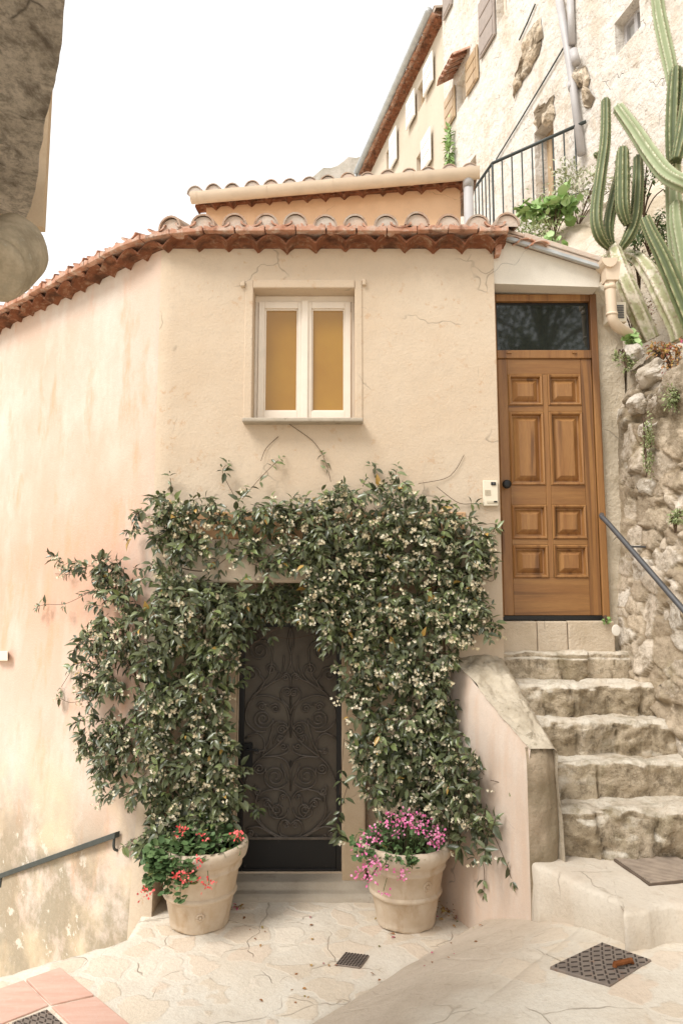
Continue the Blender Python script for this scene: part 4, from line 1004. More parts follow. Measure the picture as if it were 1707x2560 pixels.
# ------------------------------------------------------------------ pots
def pot(cx, cy, cz, label, rz=0, emblem=False):
    t = thing('flower_pot', (cx, cy, cz), label, 'flower pot', 'terracotta pots beside the iron door')
    pr = [(0, 0), (.180, 0), (.200, .006), (.206, .025), (.203, .040), (.206, .05), (.234, .195), (.248, .201), (.255, .214), (.252, .226), (.243, .234), (.264, .37), (.278, .377), (.284, .388), (.279, .399), (.280, .405), (.287, .43), (.296, .436), (.312, .452), (.322, .48), (.325, .505), (.318, .53), (.300, .540), (.282, .534), (.272, .50), (.262, .44), (.0, .44)]
    m = MB(); m.lathe(pr[:-1], (cx, cy, cz), 64)
    V = []
    for (x, y, z) in m.v: a = math.atan2(y-cy, x-cx); k = 1 + .012*fbm(math.cos(a)*1.2, math.sin(a)*1.2, z*4+cx); V.append((cx+(x-cx)*k, cy+(y-cy)*k, z + .006*fbm(math.cos(a)*2, math.sin(a)*2, z*3)))
    m.v = V; ob = autosmooth(m.build('pot_body', mt['pot'], t), 55)
    MB().lathe([(0, .455), (.12, .47), (.264, .45)], (cx, cy, cz), 32).build('soil', mt['potsoil'], t, smooth=True)
    # faint moulded rosettes
    for (ang, zz, s) in (((-78, .12, .035), (-128, .31, .05)) if emblem else ((-60, .31, .04),)):
        ro = MB(); a = R(ang); rr = np.interp(zz, [0, .195, .37], [.203, .238, .268]); c0 = Vector((cx+rr*math.cos(a), cy+rr*math.sin(a), cz+zz)); ux = Vector((-math.sin(a), math.cos(a), 0)); uy = Vector((math.cos(a)*.17, math.sin(a)*.17, .98)); nn = Vector((math.cos(a), math.sin(a), -.1))
        for k in range(10):
            b = k*math.pi/5; pc = c0 + (ux*math.cos(b) + uy*math.sin(b))*s*.62
            ro.tube([pc - nn*.012, pc + nn*.001, pc + nn*.0035], [s*.30, s*.27, s*.10], 8)
        ro.tube([c0 - nn*.01, c0 + nn*.004, c0 + nn*.008], [s*.34, s*.30, s*.1], 10)
        ro.build('rosette_relief', mt['pot'], t, smooth=True)
    return t
PL = aZ(457*K, 2150*K, .17); PR = aZ(938*K, 2140*K, .19)
pl_c = (PL.x-.035, PL.y+.20, ground_z(PL.x, PL.y+.2)); pr_c = (PR.x, PR.y+.20, ground_z(PR.x, PR.y+.2))
pot(*pl_c, 'round terracotta pot with red geraniums standing at the pink corner', emblem=True)
pot(*pr_c, 'round terracotta pot with pink geraniums standing before the stair parapet')

def geranium(cx, cy, cz, label, petal, heads, nleaf, seed, spill, dome, leafr=.045):
    global rng
    t = thing('geranium', (cx, cy, cz+.46), label, 'geranium', 'potted geraniums')
    r = np.random.default_rng(seed); 
    o = []; d = []
    strands = [(spill[0] + r.normal()*.5, r.uniform(.3, 1)) for _ in range(11)]
    for k in range(nleaf):
        a = r.uniform(0, 2*math.pi); rr = .29*math.sqrt(r.uniform(0, 1)); h_ = dome*(1-(rr/.33)**2)*r.uniform(.35, 1) + .47
        if r.uniform() < spill[2]:
            sa_, sl_ = strands[r.integers(0, 11)]; a = sa_ + r.normal()*.075; dn = r.uniform(-.10, 1)*sl_; rr = (.325 + r.uniform(0, .05)) if dn > 0 else r.uniform(.22, .34); h_ = .56 - max(0, dn)*spill[1]*1.25 + (r.uniform(0, .05) if dn <= 0 else 0)
        o.append((cx+rr*math.cos(a), cy+rr*math.sin(a), cz+h_)); d.append((math.cos(a)+r.normal()*.6, math.sin(a)+r.normal()*.6, r.uniform(-.4, .5)))
    o = np.array(o); d = np.array(d); nn = unit(np.array([(.0, -.45, 1.0)]) + r.normal(size=o.shape)*.45)
    sz = r.uniform(.6, 1.25, len(o))*leafr
    V, F, ti = leaves(o, d, nn, sz, sz, ROUND, ROUNDF, r.uniform(0, 1, len(o))**1.2)
    mesh('foliage', V, F, mt['gerleaf'], t, True, attr={'tint': ti})
    sm = MB()
    for sa_, sl_ in strands: sm.tube(smooth_path([(cx+rr*math.cos(sa_), cy+rr*math.sin(sa_), cz+hh_) for rr, hh_ in ((.15, .47), (.30, .58), (.35, .54), (.345, .55-sl_*spill[1]*1.25))], 4), .0028, 5)
    for (hx, hy, hz, s, npet) in heads:
        hp = Vector((cx+hx, cy+hy, cz+hz)); base = Vector((cx+hx*.45, cy+hy*.45+.02, cz+.47))
        sm.tube(smooth_path([base, base.lerp(hp, .55)+Vector((0, 0, .02)), hp], 4), .0026, 5)
        oo = np.array(hp)[None] + r.normal(size=(npet, 3))*np.array((s, s, s*.75))*.5
        dd = unit(oo - np.array(hp)[None] + r.normal(size=oo.shape)*s*.5 + np.array((0, -s*.3, s*.2)))
        V, F, ti = leaves(oo, dd, unit(r.normal(size=oo.shape)+np.array((0, -1, .6))), np.full(npet, .022), np.full(npet, .026), PETAL, PETALF, r.uniform(0, 1, npet))
        mesh('blossom', V, F, petal, t, True, attr={'tint': ti})
    for k in range(26):
        a = r.uniform(0, 2*math.pi); rr = r.uniform(.05, .26); sm.tube(smooth_path([(cx+rr*.4*math.cos(a), cy+rr*.4*math.sin(a), cz+.45), (cx+rr*.8*math.cos(a), cy+rr*.8*math.sin(a), cz+.52), (cx+rr*math.cos(a), cy+rr*math.sin(a), cz+.50+dome*.5)], 3), .0028, 5)
    sm.build('stem', simple('green_stem', (.10, .14, .05), .6, .3), t)
    return t
def headat(px, py, c, Y, s, n): q = aY(px, py, Y); return (q.x-c[0], q.y-c[1], q.z-c[2], s, n)
hl = [headat(*p, pl_c, q[0]-.07, q[1]*1.15, int(q[2]*1.3)) for p, q in (((458, 2193), (4.66, .040, 34)), ((523, 2212), (4.70, .03, 18)), ((592, 2090), (4.85, .034, 26)), ((452, 2078), (4.9, .03, 20)), ((494, 2155), (4.68, .028, 16)), ((368, 2232), (4.80, .032, 18)), ((513, 2092), (4.88, .022, 10)), ((390, 2137), (4.92, .026, 12)), ((485, 2200), (4.70, .02, 8)))]
geranium(*pl_c, 'ivy leaved geranium with few red blooms spilling over the left terracotta pot', mt['redpetal'], hl, 1150, 5, (R(-122), .22, .42), .24)
hp_ = [(975,2035),(960,2060),(1010,2030),(1040,2040),(1058,2050),(1025,2062),(990,2085),(1045,2075),(1080,2070),(1095,2085),(1070,2095),(1088,2110),(930,2075),(915,2100),(905,2125),(945,2095),(1000,2055),(915,2160),(935,2155),(955,2170),(900,2185),(918,2205),(1008,2180),(1000,2200),(958,2228),(930,2190),(1020,2045),(1100,2100),(985,2060),(1060,2075)]
r_ = random.Random(4)
hr_ = [headat(x, y, pr_c, 4.78+r_.uniform(-.1, .10)-(.10 if y > 2150 else 0), r_.uniform(.028, .046), r_.randint(9, 20)) for x, y in hp_]
geranium(*pr_c, 'airy geranium with many pink blooms growing in the right terracotta pot', mt['pinkpetal'], hr_, 560, 8, (R(-115), .10, .25), .27, .034)

# ------------------------------------------------------------------ jasmine
P_FAC = (Vector((0, YF, 0)), Vector((0, -1, 0)))
P_LEFT = (Vector((CR[0], CR[1], 0)), Vector((LNo[0], LNo[1], 0)))
pn = Vector((PA1[1]-PA0[1], -(PA1[0]-PA0[0]), 0)); pn.normalize()
if pn.x > 0: pn = -pn
P_PAR = (Vector((PA0[0]+.05, PA0[1], 0)), pn)
def surf(x, y):
    """nearest wall surface behind a photo point (display pixels)"""
    best = (None, 1e9, None)
    for nm, (p, n) in (('f', P_FAC), ('l', P_LEFT), ('p', P_PAR)):
        q, t = aPlane(x*K, y*K, p, n)
        if q is None or t < 0: continue
        if nm == 'l' and q.x > CR[0]+.02: continue
        if nm == 'f' and q.x < CR[0]-.02: continue
        if nm == 'p' and not (4.3 < q.y < 5.2 and q.z < ptop((5.26-q.y)/.93)): continue
        if t < best[1]: best = (q, t, n)
    return best[0], best[2]
def inpoly(x, y, P):
    c = False; n = len(P)
    for i in range(n):
        x0, y0 = P[i]; x1, y1 = P[(i+1) % n]
        if (y0 > y) != (y1 > y) and x < (x1-x0)*(y-y0)/(y1-y0)+x0: c = not c
    return c
def sample(P, n, r):
    xs_ = [p[0] for p in P]; ys_ = [p[1] for p in P]; out = []
    while len(out) < n:
        x, y = r.uniform(min(xs_), max(xs_)), r.uniform(min(ys_), max(ys_))
        if inpoly(x, y, P): out.append((x, y))
    return out
def area(P): return abs(sum(P[i][0]*P[(i+1) % len(P)][1]-P[(i+1) % len(P)][0]*P[i][1] for i in range(len(P))))/2
def vine(name, label, regions, tips, trunks, seed, fl, leaf=.082):
    r = random.Random(seed); nr = np.random.default_rng(seed)
    LO, Ld, Lnn, Ll, Lw, Lt = [], [], [], [], [], []
    FO, FD, FT = [], [], []
    sm = MB()
    def shoot(o, d, n, k, sc=1.0, flower=True, young=0):
        """a leafy shoot: pairs of leaves along a drooping stem"""
        o = Vector(o); d = Vector(d).normalized(); pts = [o.copy()]
        side = d.cross(n); side = side.normalized() if side.length > .01 else Vector((1, 0, 0))
        nn = side.cross(d).normalized()
        for i in range(k):
            stepl = r.uniform(.020, .034)*sc
            d = (d + Vector((r.gauss(0, .14), r.gauss(0, .14), r.gauss(0, .12)-.10))).normalized(); o = o + d*stepl; pts.append(o.copy())
            ax = side if i % 2 == 0 else nn
            tipk = i/max(1, k-1)
            for s in (1, -1):
                ld = (d*(.45+.5*tipk) + ax*s*(1.0-.3*tipk) + Vector((0, 0, -.28)) + n*.15 + Vector((r.gauss(0, .2), r.gauss(0, .2), r.gauss(0, .2)))).normalized()
                ln_ = (n*.55 + Vector((0, 0, 1))*.75 + Vector((r.gauss(0, .32), r.gauss(0, .32), r.gauss(0, .28)))).normalized()
                L_ = leaf*r.uniform(.55, 1.3)*sc*(1-.35*tipk*tipk)
                LO.append(o[:]); Ld.append(ld[:]); Lnn.append(ln_[:]); Ll.append(L_); Lw.append(L_*r.uniform(.42, .54)*1.05)
                t = r.uniform(.02, .78)
                if young and r.random() < young: t = r.uniform(.84, .955)
                if r.random() < .008: t = 1.0
                Lt.append(t)
        if k > 2: sm.tube(pts[::2] + ([pts[-1]] if len(pts) % 2 == 0 else []), .0022, 4, cap=False)
        if flower:
            for c in range(r.choice((1, 1, 1, 2))):
                fc = o + n*r.uniform(.0, .03) + Vector((r.gauss(0, .02), r.gauss(0, .02), r.uniform(-.055, .01)))
                tone = r.uniform(.0, 1)
                for q in range(r.randint(3, 8)):
                    c0 = fc + Vector((r.gauss(0, .016), r.gauss(0, .012), r.gauss(0, .009)))
                    fd = (n*.7 + Vector((r.gauss(0, .6), r.gauss(0, .5), r.gauss(-.15, .5)))).normalized()
                    a_ = fd.orthogonal().normalized(); b_ = fd.cross(a_); ph = r.uniform(0, 6)
                    for m in range(5):
                        an = ph + m*2*math.pi/5; pd = (a_*math.cos(an) + b_*math.sin(an) + fd*.35)
                        FO.append(c0[:]); FD.append((pd[:], fd[:])); FT.append(min(1, max(0, tone*.6 + r.uniform(0, .45))))
    for (P, dens, thick, inset, flp) in regions:
        n_ = int(area(P)*dens*1.4)
        for (x, y) in sample(P, n_, r):
            q, n = surf(x, y)
            if q is None: continue
            wgt = .80 + .9*fbm(x*.016, y*.016, seed)
            if r.random() > wgt + .15: continue
            off = 1.05*thick*r.random()**.6*(.75 + .6*fbm(x*.02, y*.02, seed+5)) + .015 + inset
            o = q + n*off
            d = n*r.uniform(.1, .9) + Vector((r.gauss(0, .75), 0, r.gauss(-.25, .65))) if n.y < -.9 else n*r.uniform(.1, .9) + Vector((0, 0, r.gauss(-.2, .6))) + n.cross(Vector((0, 0, 1)))*r.gauss(0, .75)
            shoot(o, d, n, r.randint(2, 5), r.uniform(.85, 1.15), r.random() < fl*flp*(.85 + 1.1*fbm(x*.014, y*.014, seed+8)) and off > thick*.4, .06 if r.random() < .7 else .5)
    for (pts, ends) in tips:
        W_ = []
        for (x, y, off) in pts:
            q, n = surf(x, y); W_.append(q + n*off)
        sp = smooth_path(W_, 6); sm.tube(sp, .0022, 5)
        for i in range(2, len(sp)-1):
            if r.random() < ends*.7: shoot(sp[i], (sp[i]-sp[i-1]) + Vector((r.gauss(0, .02), r.gauss(0, .02), r.gauss(0, .02))), n, r.choice((1, 1, 2)), .85, r.random() < .12, .35)
        if ends > 0: shoot(sp[-1], sp[-1]-sp[-2], n, 2, .75, False, .6)
    for (pts, rad) in trunks:
        W_ = []
        for (x, y, off) in pts:
            q, n = surf(x, y); W_.append(q + n*off)
        sp = smooth_path(W_, 6); sm.tube(sp, [rad*(1-.6*i/len(sp)) for i in range(len(sp))], 7)
    LO = np.array(LO); keep = np.ones(len(LO), bool)
    V, F, ti = leaves(LO, np.array(Ld), np.array(Lnn), Ll, Lw, tint=Lt)
    b = thing(name, (float(LO[:, 0].mean()), 5.1, .2), label, 'climbing plant', 'star jasmine around the iron door')
    sm.build('stem', mt['stem'], b)
    mesh('foliage', V, F, mt['jasleaf'], b, True, attr={'tint': ti})
    FO = np.array(FO); fd = np.array([a for a, _ in FD]); fn = np.array([c for _, c in FD])
    sz = nr.uniform(.0105, .0145, len(FO))
    V, F, ti = leaves(FO, fd, fn, sz, sz*.95, PETAL, PETALF, FT)
    o = mesh('blossom', V, F, mt['blossom'], b, False, attr={'tint': ti}); o['kind'] = 'stuff'
    return b
REG_A = [(350,1122),(420,1118),(500,1120),(590,1140),(640,1130),(690,1150),(700,1240),(690,1300),(640,1318),(560,1290),(500,1300),(440,1290),(390,1250),(340,1260),(325,1215),(345,1170)]
REG_AT = [(345,1120),(480,1118),(600,1145),(650,1130),(650,1185),(560,1190),(460,1180),(360,1190)]
REG_B = [(640,1120),(760,1098),(850,1088),(930,1085),(985,1130),(1060,1160),(1120,1215),(1110,1260),(1100,1330),(1110,1370),(1050,1410),(960,1400),(860,1380),(720,1345),(690,1300),(690,1200)]
REG_C = [(720,1335),(1000,1370),(1095,1360),(1115,1430),(1040,1440),(1030,1500),(1050,1560),(1055,1640),(1085,1670),(1130,1710),(1145,1790),(1140,1830),(1090,1845),(1040,1850),(960,1835),(900,1820),(840,1820),(835,1760),(800,1640),(790,1540),(760,1450),(700,1400)]
REG_C2 = [(1050,1800),(1150,1840),(1170,1900),(1165,1950),(1110,1960),(1060,1890)]
REG_C3 = [(1090,1230),(1130,1215),(1125,1260),(1128,1330),(1110,1345),(1118,1440),(1085,1440)]
REG_D = [(330,1265),(400,1310),(470,1335),(560,1340),(585,1420),(560,1450),(550,1520),(530,1580),(545,1700),(560,1800),(570,1850),(500,1890),(440,1905),(390,1900),(370,1850),(310,1810),(265,1760),(215,1720),(200,1660),(255,1620),(215,1540),(225,1470),(190,1460),(250,1420),(240,1370),(195,1330),(170,1290),(240,1295),(300,1290)]
REG_D2 = [(345,1850),(420,1880),(470,1930),(400,1945),(345,1935)]
REG_E = [(450,1335),(740,1335),(770,1420),(740,1440),(690,1415),(600,1405),(540,1440),(470,1440)]
def adj(P, dx=0):
    out = []
    for (x, y) in P:
        if x < 330 and y > 1240: x = x + 26*(330-x)/130*1.0
        if y < 1260: y = y + 26*(1260-y)/150
        if x > 1060 and y < 1460: x = x - 18
        out.append((x, y))
    return out
REG_A, REG_AT, REG_B, REG_C, REG_C3, REG_D = [adj(p) for p in (REG_A, REG_AT, REG_B, REG_C, REG_C3, REG_D)]
vine('jasmine_vine', 'star jasmine climbing from behind the red geranium pot over the pink corner', [
    (REG_A, .0024, .15, 0, .8), (REG_AT, .0020, .12, 0, .9), (REG_D, .0046, .26, 0, .85), (REG_D2, .004, .15, .05, .6), ([(450,1335),(610,1335),(600,1405),(540,1440),(470,1440)], .004, .12, -.12, .8)],
    [([(250,1350,.1),(180,1385,.1),(130,1388,.09),(108,1393,.08)], .5), ([(260,1310,.1),(200,1290,.1),(170,1300,.1)], .6), ([(240,1600,.1),(190,1610,.1),(165,1600,.1)], .6),
     ([(280,1480,.1),(195,1490,.06),(190,1520,.06),(160,1575,.07)], .3), ([(560,1150,.08),(600,1100,.05),(640,1060,.05)], .55), ([(600,1060,.02),(612,1030,.01),(640,1003,.008)], 0), ([(540,1140,.05),(515,1090,.05),(520,1070,.03)], .4),
     ([(400,1130,.06),(395,1100,.05)], .8), ([(275,1790,.08),(272,1850,.05),(262,1880,.05)], .35), ([(640,1440,.0),(560,1500,-.0),(555,1560,.0)], .3), ([(555,1430,-.1),(600,1450,-.12),(660,1470,-.12),(730,1455,-.1)], .45), ([(360,1890,.1),(330,1910,.12),(320,1930,.12)], .6), ([(100,1570,.02),(40,1370,.01)], 0) if False else ([(180,1320,.05),(130,1318,.01)], 0),
     ([(250,1660,.02),(180,1668,.008),(110,1662,.005)], 0), ([(545,1780,.0),(580,1840,-.05),(590,1860,-.05)], .7)],
    [([(445,1960,-.1),(450,1800,.03),(460,1650,.05),(455,1500,.05),(430,1400,.05),(400,1300,.04),(390,1200,.03)], .018), ([(430,1960,-.1),(400,1800,.05),(350,1650,.08),(320,1500,.08),(300,1400,.06)], .012), ([(400,1300,.03),(480,1310,.03),(560,1250,.03),(640,1190,.03)], .008), ([(470,1950,-.1),(470,1700,.02),(500,1560,.02)], .012)], 101, .72)
vine('jasmine_vine', 'denser star jasmine rising from behind the pink geranium pot over lintel and parapet', [
    (REG_B, .0050, .22, 0, 1.0), (REG_C, .0046, .26, 0, .95), (REG_C2, .0024, .12, .02, .8), (REG_C3, .002, .10, 0, .9), ([(610,1335),(740,1335),(770,1420),(740,1440),(690,1415),(600,1405)], .005, .14, -.14, .8)],
    [([(760,1110,.06),(752,1075,.04),(742,1050,.03)], .6), ([(745,1050,.02),(720,1015,.01),(690,992,.008),(665,975,.008)], 0), ([(1090,1400,.08),(1120,1415,.08),(1132,1440,.08)], .7), ([(1040,1440,.1),(1070,1440,.1),(1055,1480,.08)], .7), ([(960,1112,.03),(1020,1100,.01),(1045,1080,.01),(1065,1045,.008)], 0),
     ([(1000,1120,.05),(1050,1155,.02),(1085,1157,.01)], .15), ([(1120,1860,.06),(1150,1920,.05),(1180,1990,.05),(1188,2015,.05)], .4), ([(1140,1790,.05),(1165,1800,.02),(1170,1805,.02)], .2), ([(1110,1940,.06),(1125,1990,.05),(1122,2040,.04)], .3), ([(1090,1210,.06),(1130,1205,.06),(1128,1225,.06)], .7), ([(860,1100,.06),(855,1080,.05)], .9), ([(905,1100,.06),(910,1080,.05)], .9), ([(800,1800,-.0),(775,1890,-.05),(780,1925,-.05)], .8), ([(790,1700,-.05),(780,1830,-.05)], .4), ([(1080,1320,.08),(1125,1335,.08),(1128,1300,.08)], .7)],
    [([(930,1950,.12),(930,1800,.06),(910,1600,.05),(880,1450,.05),(850,1300,.04),(760,1200,.03)], .02), ([(960,1950,.1),(980,1700,.06),(960,1500,.05),(1000,1350,.04),(1040,1220,.03)], .014), ([(900,1300,.03),(800,1290,.03),(700,1260,.03)], .008)], 202, 1.0)

# litter on the paving
r_ = np.random.default_rng(5); o = []
for k in range(150):
    if k < 85: q = dZ(1040+r_.normal()*22, 2098+r_.normal()*10+0, .18); 
    elif k < 105: q = dZ(545+r_.normal()*14, 2082+r_.normal()*5, .175)
    else: q = dZ(r_.uniform(560, 1150), r_.uniform(2085, 2300), .2)
    if q.y > 5.25 and q.x > -.1: q = Vector((q.x, 5.2-r_.uniform(0, .3), q.z))
    o.append((q.x, q.y, ground_z(q.x, q.y)+.008 + (.035*abs(r_.normal()) if k < 85 else 0)))
o = np.array(o); sz = r_.uniform(.018, .042, len(o))
V, F, ti = leaves(o, np.column_stack([r_.normal(size=(len(o), 2)), np.zeros(len(o))]), np.array((0, 0, 1.)) + r_.normal(size=o.shape)*.25, sz, sz*.55, tint=r_.uniform(0, 1, len(o)))
tag(mesh('fallen_leaves', V, F, mt['litter'], attr={'tint': ti}), 'dry fallen leaves and petals scattered on the paving by the pink geranium pot', 'leaves', kind='stuff')

# ------------------------------------------------------------------ tall building, its neighbour and terrace
BC, BK = 5.6, .25
UB = Vector((-BK, 1, 0)).normalized(); NB = Vector((-UB.y, UB.x, 0))
if NB.x > 0: NB = -NB
PB0 = Vector((BC, 0, 0))
def bw(px, py, off=0.0): return aPlane(px, py, PB0 + NB*off, NB)[0]
def buz(px, py): q = bw(px, py); return (q - PB0).dot(UB), q.z
def rect(x0, y0, x1, y1):
    """opening from the photo: left/right edges and sill/head heights taken on the middle of the opening"""
    ua, _ = buz(x0, (y0+y1)/2); ub, _ = buz(x1, (y0+y1)/2); xm = (x0+x1)/2; _, za = buz(xm, y1); _, zb = buz(xm, y0)
    return (min(ua, ub), max(ua, ub), za, zb)
tall = thing('tall_building', (3.6, 8, 7.2), 'tall weathered pale plastered building rising above the cactus slope', 'building')
uC = buz(1108, 200)[0]
wins = {'hood': rect(1141, 188, 1168, 262), 'top': rect(1241, -60, 1266, 45), 'door': rect(1337, 300, 1386, 520), 'right': rect(1535, 18, 1600, 105), 'low': rect(1172, 396, 1190, 440)}
t_ = MB()
holed(t_, (PB0.x, PB0.y), (UB.x, UB.y), (NB.x, NB.y), (2.0, uC), (4.0, 22), [w_ + (.28,) for w_ in wins.values()], .28)
e0 = PB0 + UB*uC; t_.add([e0 + Vector((0,0,4)), e0 - NB*6 + Vector((0,0,4)), e0 - NB*6 + Vector((0,0,22)), e0 + Vector((0,0,22))], [(0,1,2,3)])
e0 = PB0 + UB*2; t_.add([e0 + Vector((0,0,4)), e0 - NB*6 + Vector((0,0,4)), e0 - NB*6 + Vector((0,0,22)), e0 + Vector((0,0,22))], [(0,1,2,3)])
t_.build('wall', mt['tallwall'], tall)
def bpt(u, z, off=0): q = PB0 + UB*u + NB*off; return Vector((q.x, q.y, z))
def bbox(mb, u0, u1, z0, z1, o0, o1, m=0):
    return mb.hexa([bpt(u0,z0,o0), bpt(u1,z0,o0), bpt(u1,z0,o1), bpt(u0,z0,o1), bpt(u0,z1,o0), bpt(u1,z1,o0), bpt(u1,z1,o1), bpt(u0,z1,o1)], m)
def bwindow(h, parent, mpane, mframe, cross=1):
    u0, u1, z0, z1 = h; f = .05
    m = MB(); bbox(m, u0, u0+f, z0, z1, -.22, -.14); bbox(m, u1-f, u1, z0, z1, -.22, -.14); bbox(m, u0+f, u1-f, z0, z0+f, -.22, -.14); bbox(m, u0+f, u1-f, z1-f, z1, -.22, -.14)
    um = (u0+u1)/2; bbox(m, um-.03, um+.03, z0+f, z1-f, -.219, -.13)
    o = m.build('window', mframe, parent); m = MB(); bbox(m, u0+f, u1-f, z0+f, z1-f, -.205, -.195); m.build('pane', mpane, o)
    m = MB(); bbox(m, u0-.3, u1+.3, z0-.3, z1+.3, -.6, -.29); m.build('dark_room', mt['dark'], o) if False else None
    return o
def bshutter(u0, u1, z0, z1, parent, mat, tilt=.0):
    m = MB(); bbox(m, u0, u1, z0, z1, .02, .055)
    for k in range(3): zc = z0 + (z1-z0)*(k+.5)/3; bbox(m, u0+.05, u1-.05, zc-(z1-z0)*.13, zc+(z1-z0)*.13, .055, .068)
    return bevel(m.build('shutter', mat, parent), .006)
h = wins['hood']; bwindow(h, tall, mt['pale_pane'], mt['white'])
sw_ = .52
bshutter(h[0]-sw_-.03, h[0]-.02, h[2]-.05, h[3]+.02, tall, mt['shutter']); bshutter(h[1]+.02, h[1]+sw_+.03, h[2]-.05, h[3]+.02, tall, mt['shutter'])
hd = MB()
for k in range(5):
    u = h[0]-.05 + k*(h[1]-h[0]+.1)/4
    p = bpt(u, 0, 0); half_barrel(hd, np.array((p.x, p.y)), np.array((UB.x, UB.y)), np.array((NB.x, NB.y)), h[3]+.04, .36, 0, .135, .12, .65, 1, 0)
autosmooth(hd.build('tiled_hood', mt['tile'], tall, label='small terracotta tiled hood over the shuttered window'), 50)
h = wins['top']; bwindow(h, tall, mt['pale_pane'], mt['white']); bshutter(h[1]+.03, h[1]+.65, h[2]-.15, h[3]+.2, tall, mt['brownshut'])
q = buz(1128, 20); bshutter(q[0]-.1, q[0]+.35, q[1], q[1]+1.4, tall, mt['brownshut'])
bwindow(wins['low'], tall, mt['glass'], mt['shutter']); bwindow(wins['right'], tall, mt['pale_pane'], mt['pvc_grey'])
h = wins['door']; m = MB(); bbox(m, h[0], h[1], h[2], h[3], -.27, -.22); bbox(m, h[0]+.1, h[0]+.18, h[2], h[3]-.1, -.22, -.19); bbox(m, h[1]-.18, h[1]-.1, h[2], h[3]-.1, -.22, -.19); m.build('door', mt['shutter'], tall, label='narrow wooden door onto the terrace')
# rubble patch where the plaster has fallen
def patch(poly, name, parent, seed, depth=.10):
    c = [buz(*p) for p in poly]; cu = np.mean([p[0] for p in c]); cz = np.mean([p[1] for p in c]); r = np.random.default_rng(seed)
    ring = []; n = len(c)
    for i in range(n):
        for t in np.linspace(0, 1, 5)[:-1]: a, b = c[i], c[(i+1) % n]; ring.append((a[0]*(1-t)+b[0]*t + r.normal()*.03, a[1]*(1-t)+b[1]*t + r.normal()*.03))
    V = []; R_ = 9; ti = []; jo = []
    for k in range(R_+1):
        f = 1-k/R_*.97
        for (u, z) in ring:
            uu, zz = cu+(u-cu)*f, cz+(z-cz)*f; o = .015 + (.05 + .10*fbm(uu*3.2, zz*3.2, seed, 5))*min(1, k/1.5); V.append(bpt(uu, zz, max(.004, o))); tt = .5+.9*fbm(uu*2.6, zz*2.6, seed+4); ti.append(min(1, max(0, tt))); jo.append(1 if fbm(uu*3.2, zz*3.2, seed, 5) < -.12 else 0)
    m_ = len(ring); F = [(k*m_+i, k*m_+(i+1) % m_, (k+1)*m_+(i+1) % m_, (k+1)*m_+i) for k in range(R_) for i in range(m_)]
    return mesh(name, V, F, mt['patchstone'], parent, False, attr={'tint': ti, 'joint': jo})
mt['patchstone'] = stone_mat('bare_masonry', [(0., (.42, .34, .25)), (.4, (.58, .47, .34)), (.75, (.68, .58, .45)), (1., (.76, .68, .56))], (.20, .155, .105), None, .8)
patch([(1352,45),(1362,85),(1345,140),(1322,180),(1296,225),(1287,240),(1289,190),(1300,150),(1322,85)], 'rubble_patch', tall, 31)
patch([(1337,278),(1352,262),(1384,240),(1386,300),(1362,312),(1338,318)], 'rubble_patch', tall, 33)
patch([(1432,165),(1470,170),(1486,250),(1476,262),(1462,240),(1448,215)], 'rubble_patch', tall, 35)
m = MB(); m.tube([bw(1392, -30, .08), bw(1416, 110, .08), bw(1432, 215, .08), bw(1452, 385, .08)], .055, 14); m.build('drainpipe', mt['pvc_grey'], tall, smooth=True); m = MB(); m.tube([bw(1424, -30, .06), bw(1429, 110, .06)], .05, 14); m.tube([bw(1428, 208, .08), bw(1431, 222, .08)], .062, 14)
m.tube([bw(1432, 128, .12), bw(1440, 158, .12)], .06, 12)
m.build('drainpipe', mt['pvc_grey'], tall, smooth=True)
m = MB(); m.tube([bw(x, y, .03) for x, y in ((1412,112),(1360,200),(1300,300),(1262,362),(1240,398))], .013, 6); m.build('wall_cable', mt['rail'], tall); m = MB(); m.tube([bw(1337, 10, .03), bw(1318, 55, .03), bw(1297, 100, .03)], .013, 6)
m.build('wall_cable', mt['rail'], tall)
# neighbour with tiled eave
nb = thing('neighbour_house', (1.6, 17, 7.5), 'beige house with white shutters and a tiled eave beyond the tall building', 'house')
nw = {'a': rect(1040, 200, 1061, 262), 'b': rect(962, 368, 976, 440), 'c': rect(1037, 378, 1056, 450)}
uE = buz(925, 400)[0]; zE = (buz(925, 400)[1] + buz(1100, 40)[1])/2
holed_m = MB(); OFF = -.04
P_ = PB0 + NB*OFF
holed(holed_m, (P_.x, P_.y), (UB.x, UB.y), (NB.x, NB.y), (uC+.001, uE+.3), (3, zE-.25), [w_ + (.22,) for w_ in nw.values()], .22)
e0 = P_ + UB*(uE+.3); holed_m.add([e0 + Vector((0,0,3)), e0 - NB*8 + Vector((0,0,3)), e0 - NB*8 + Vector((0,0,zE)), e0 + Vector((0,0,zE))], [(0,1,2,3)])
holed_m.build('wall', mt['beigewall'], nb)
a_, b_ = P_ + UB*(uC+.05), P_ + UB*(uE+.5)
rr_ = tiled_eave(nb, [(a_.x, a_.y), (b_.x, b_.y)] if ((b_-a_).y*1 > 0 and NB.x > 0) else [(b_.x, b_.y), (a_.x, a_.y)], zE-.10, .27, 2.0, .3, gz=-.02)
g = MB(); g.tube([a_ + NB*.33 + Vector((0,0,zE-.04)), b_ + NB*.33 + Vector((0,0,zE-.06))], .085, 12); g.tube(smooth_path([b_ + NB*.33 + Vector((0,0,zE-.08)), b_ + NB*.33 + Vector((0,0,zE-.35)), b_ + NB*.1 - UB*.15 + Vector((0,0,zE-.7)), b_ + NB*.08 - UB*.15 + Vector((0,0,zE-6))], 4), .06, 10); g.build('gutter', mt['zinc'], nb, smooth=True)
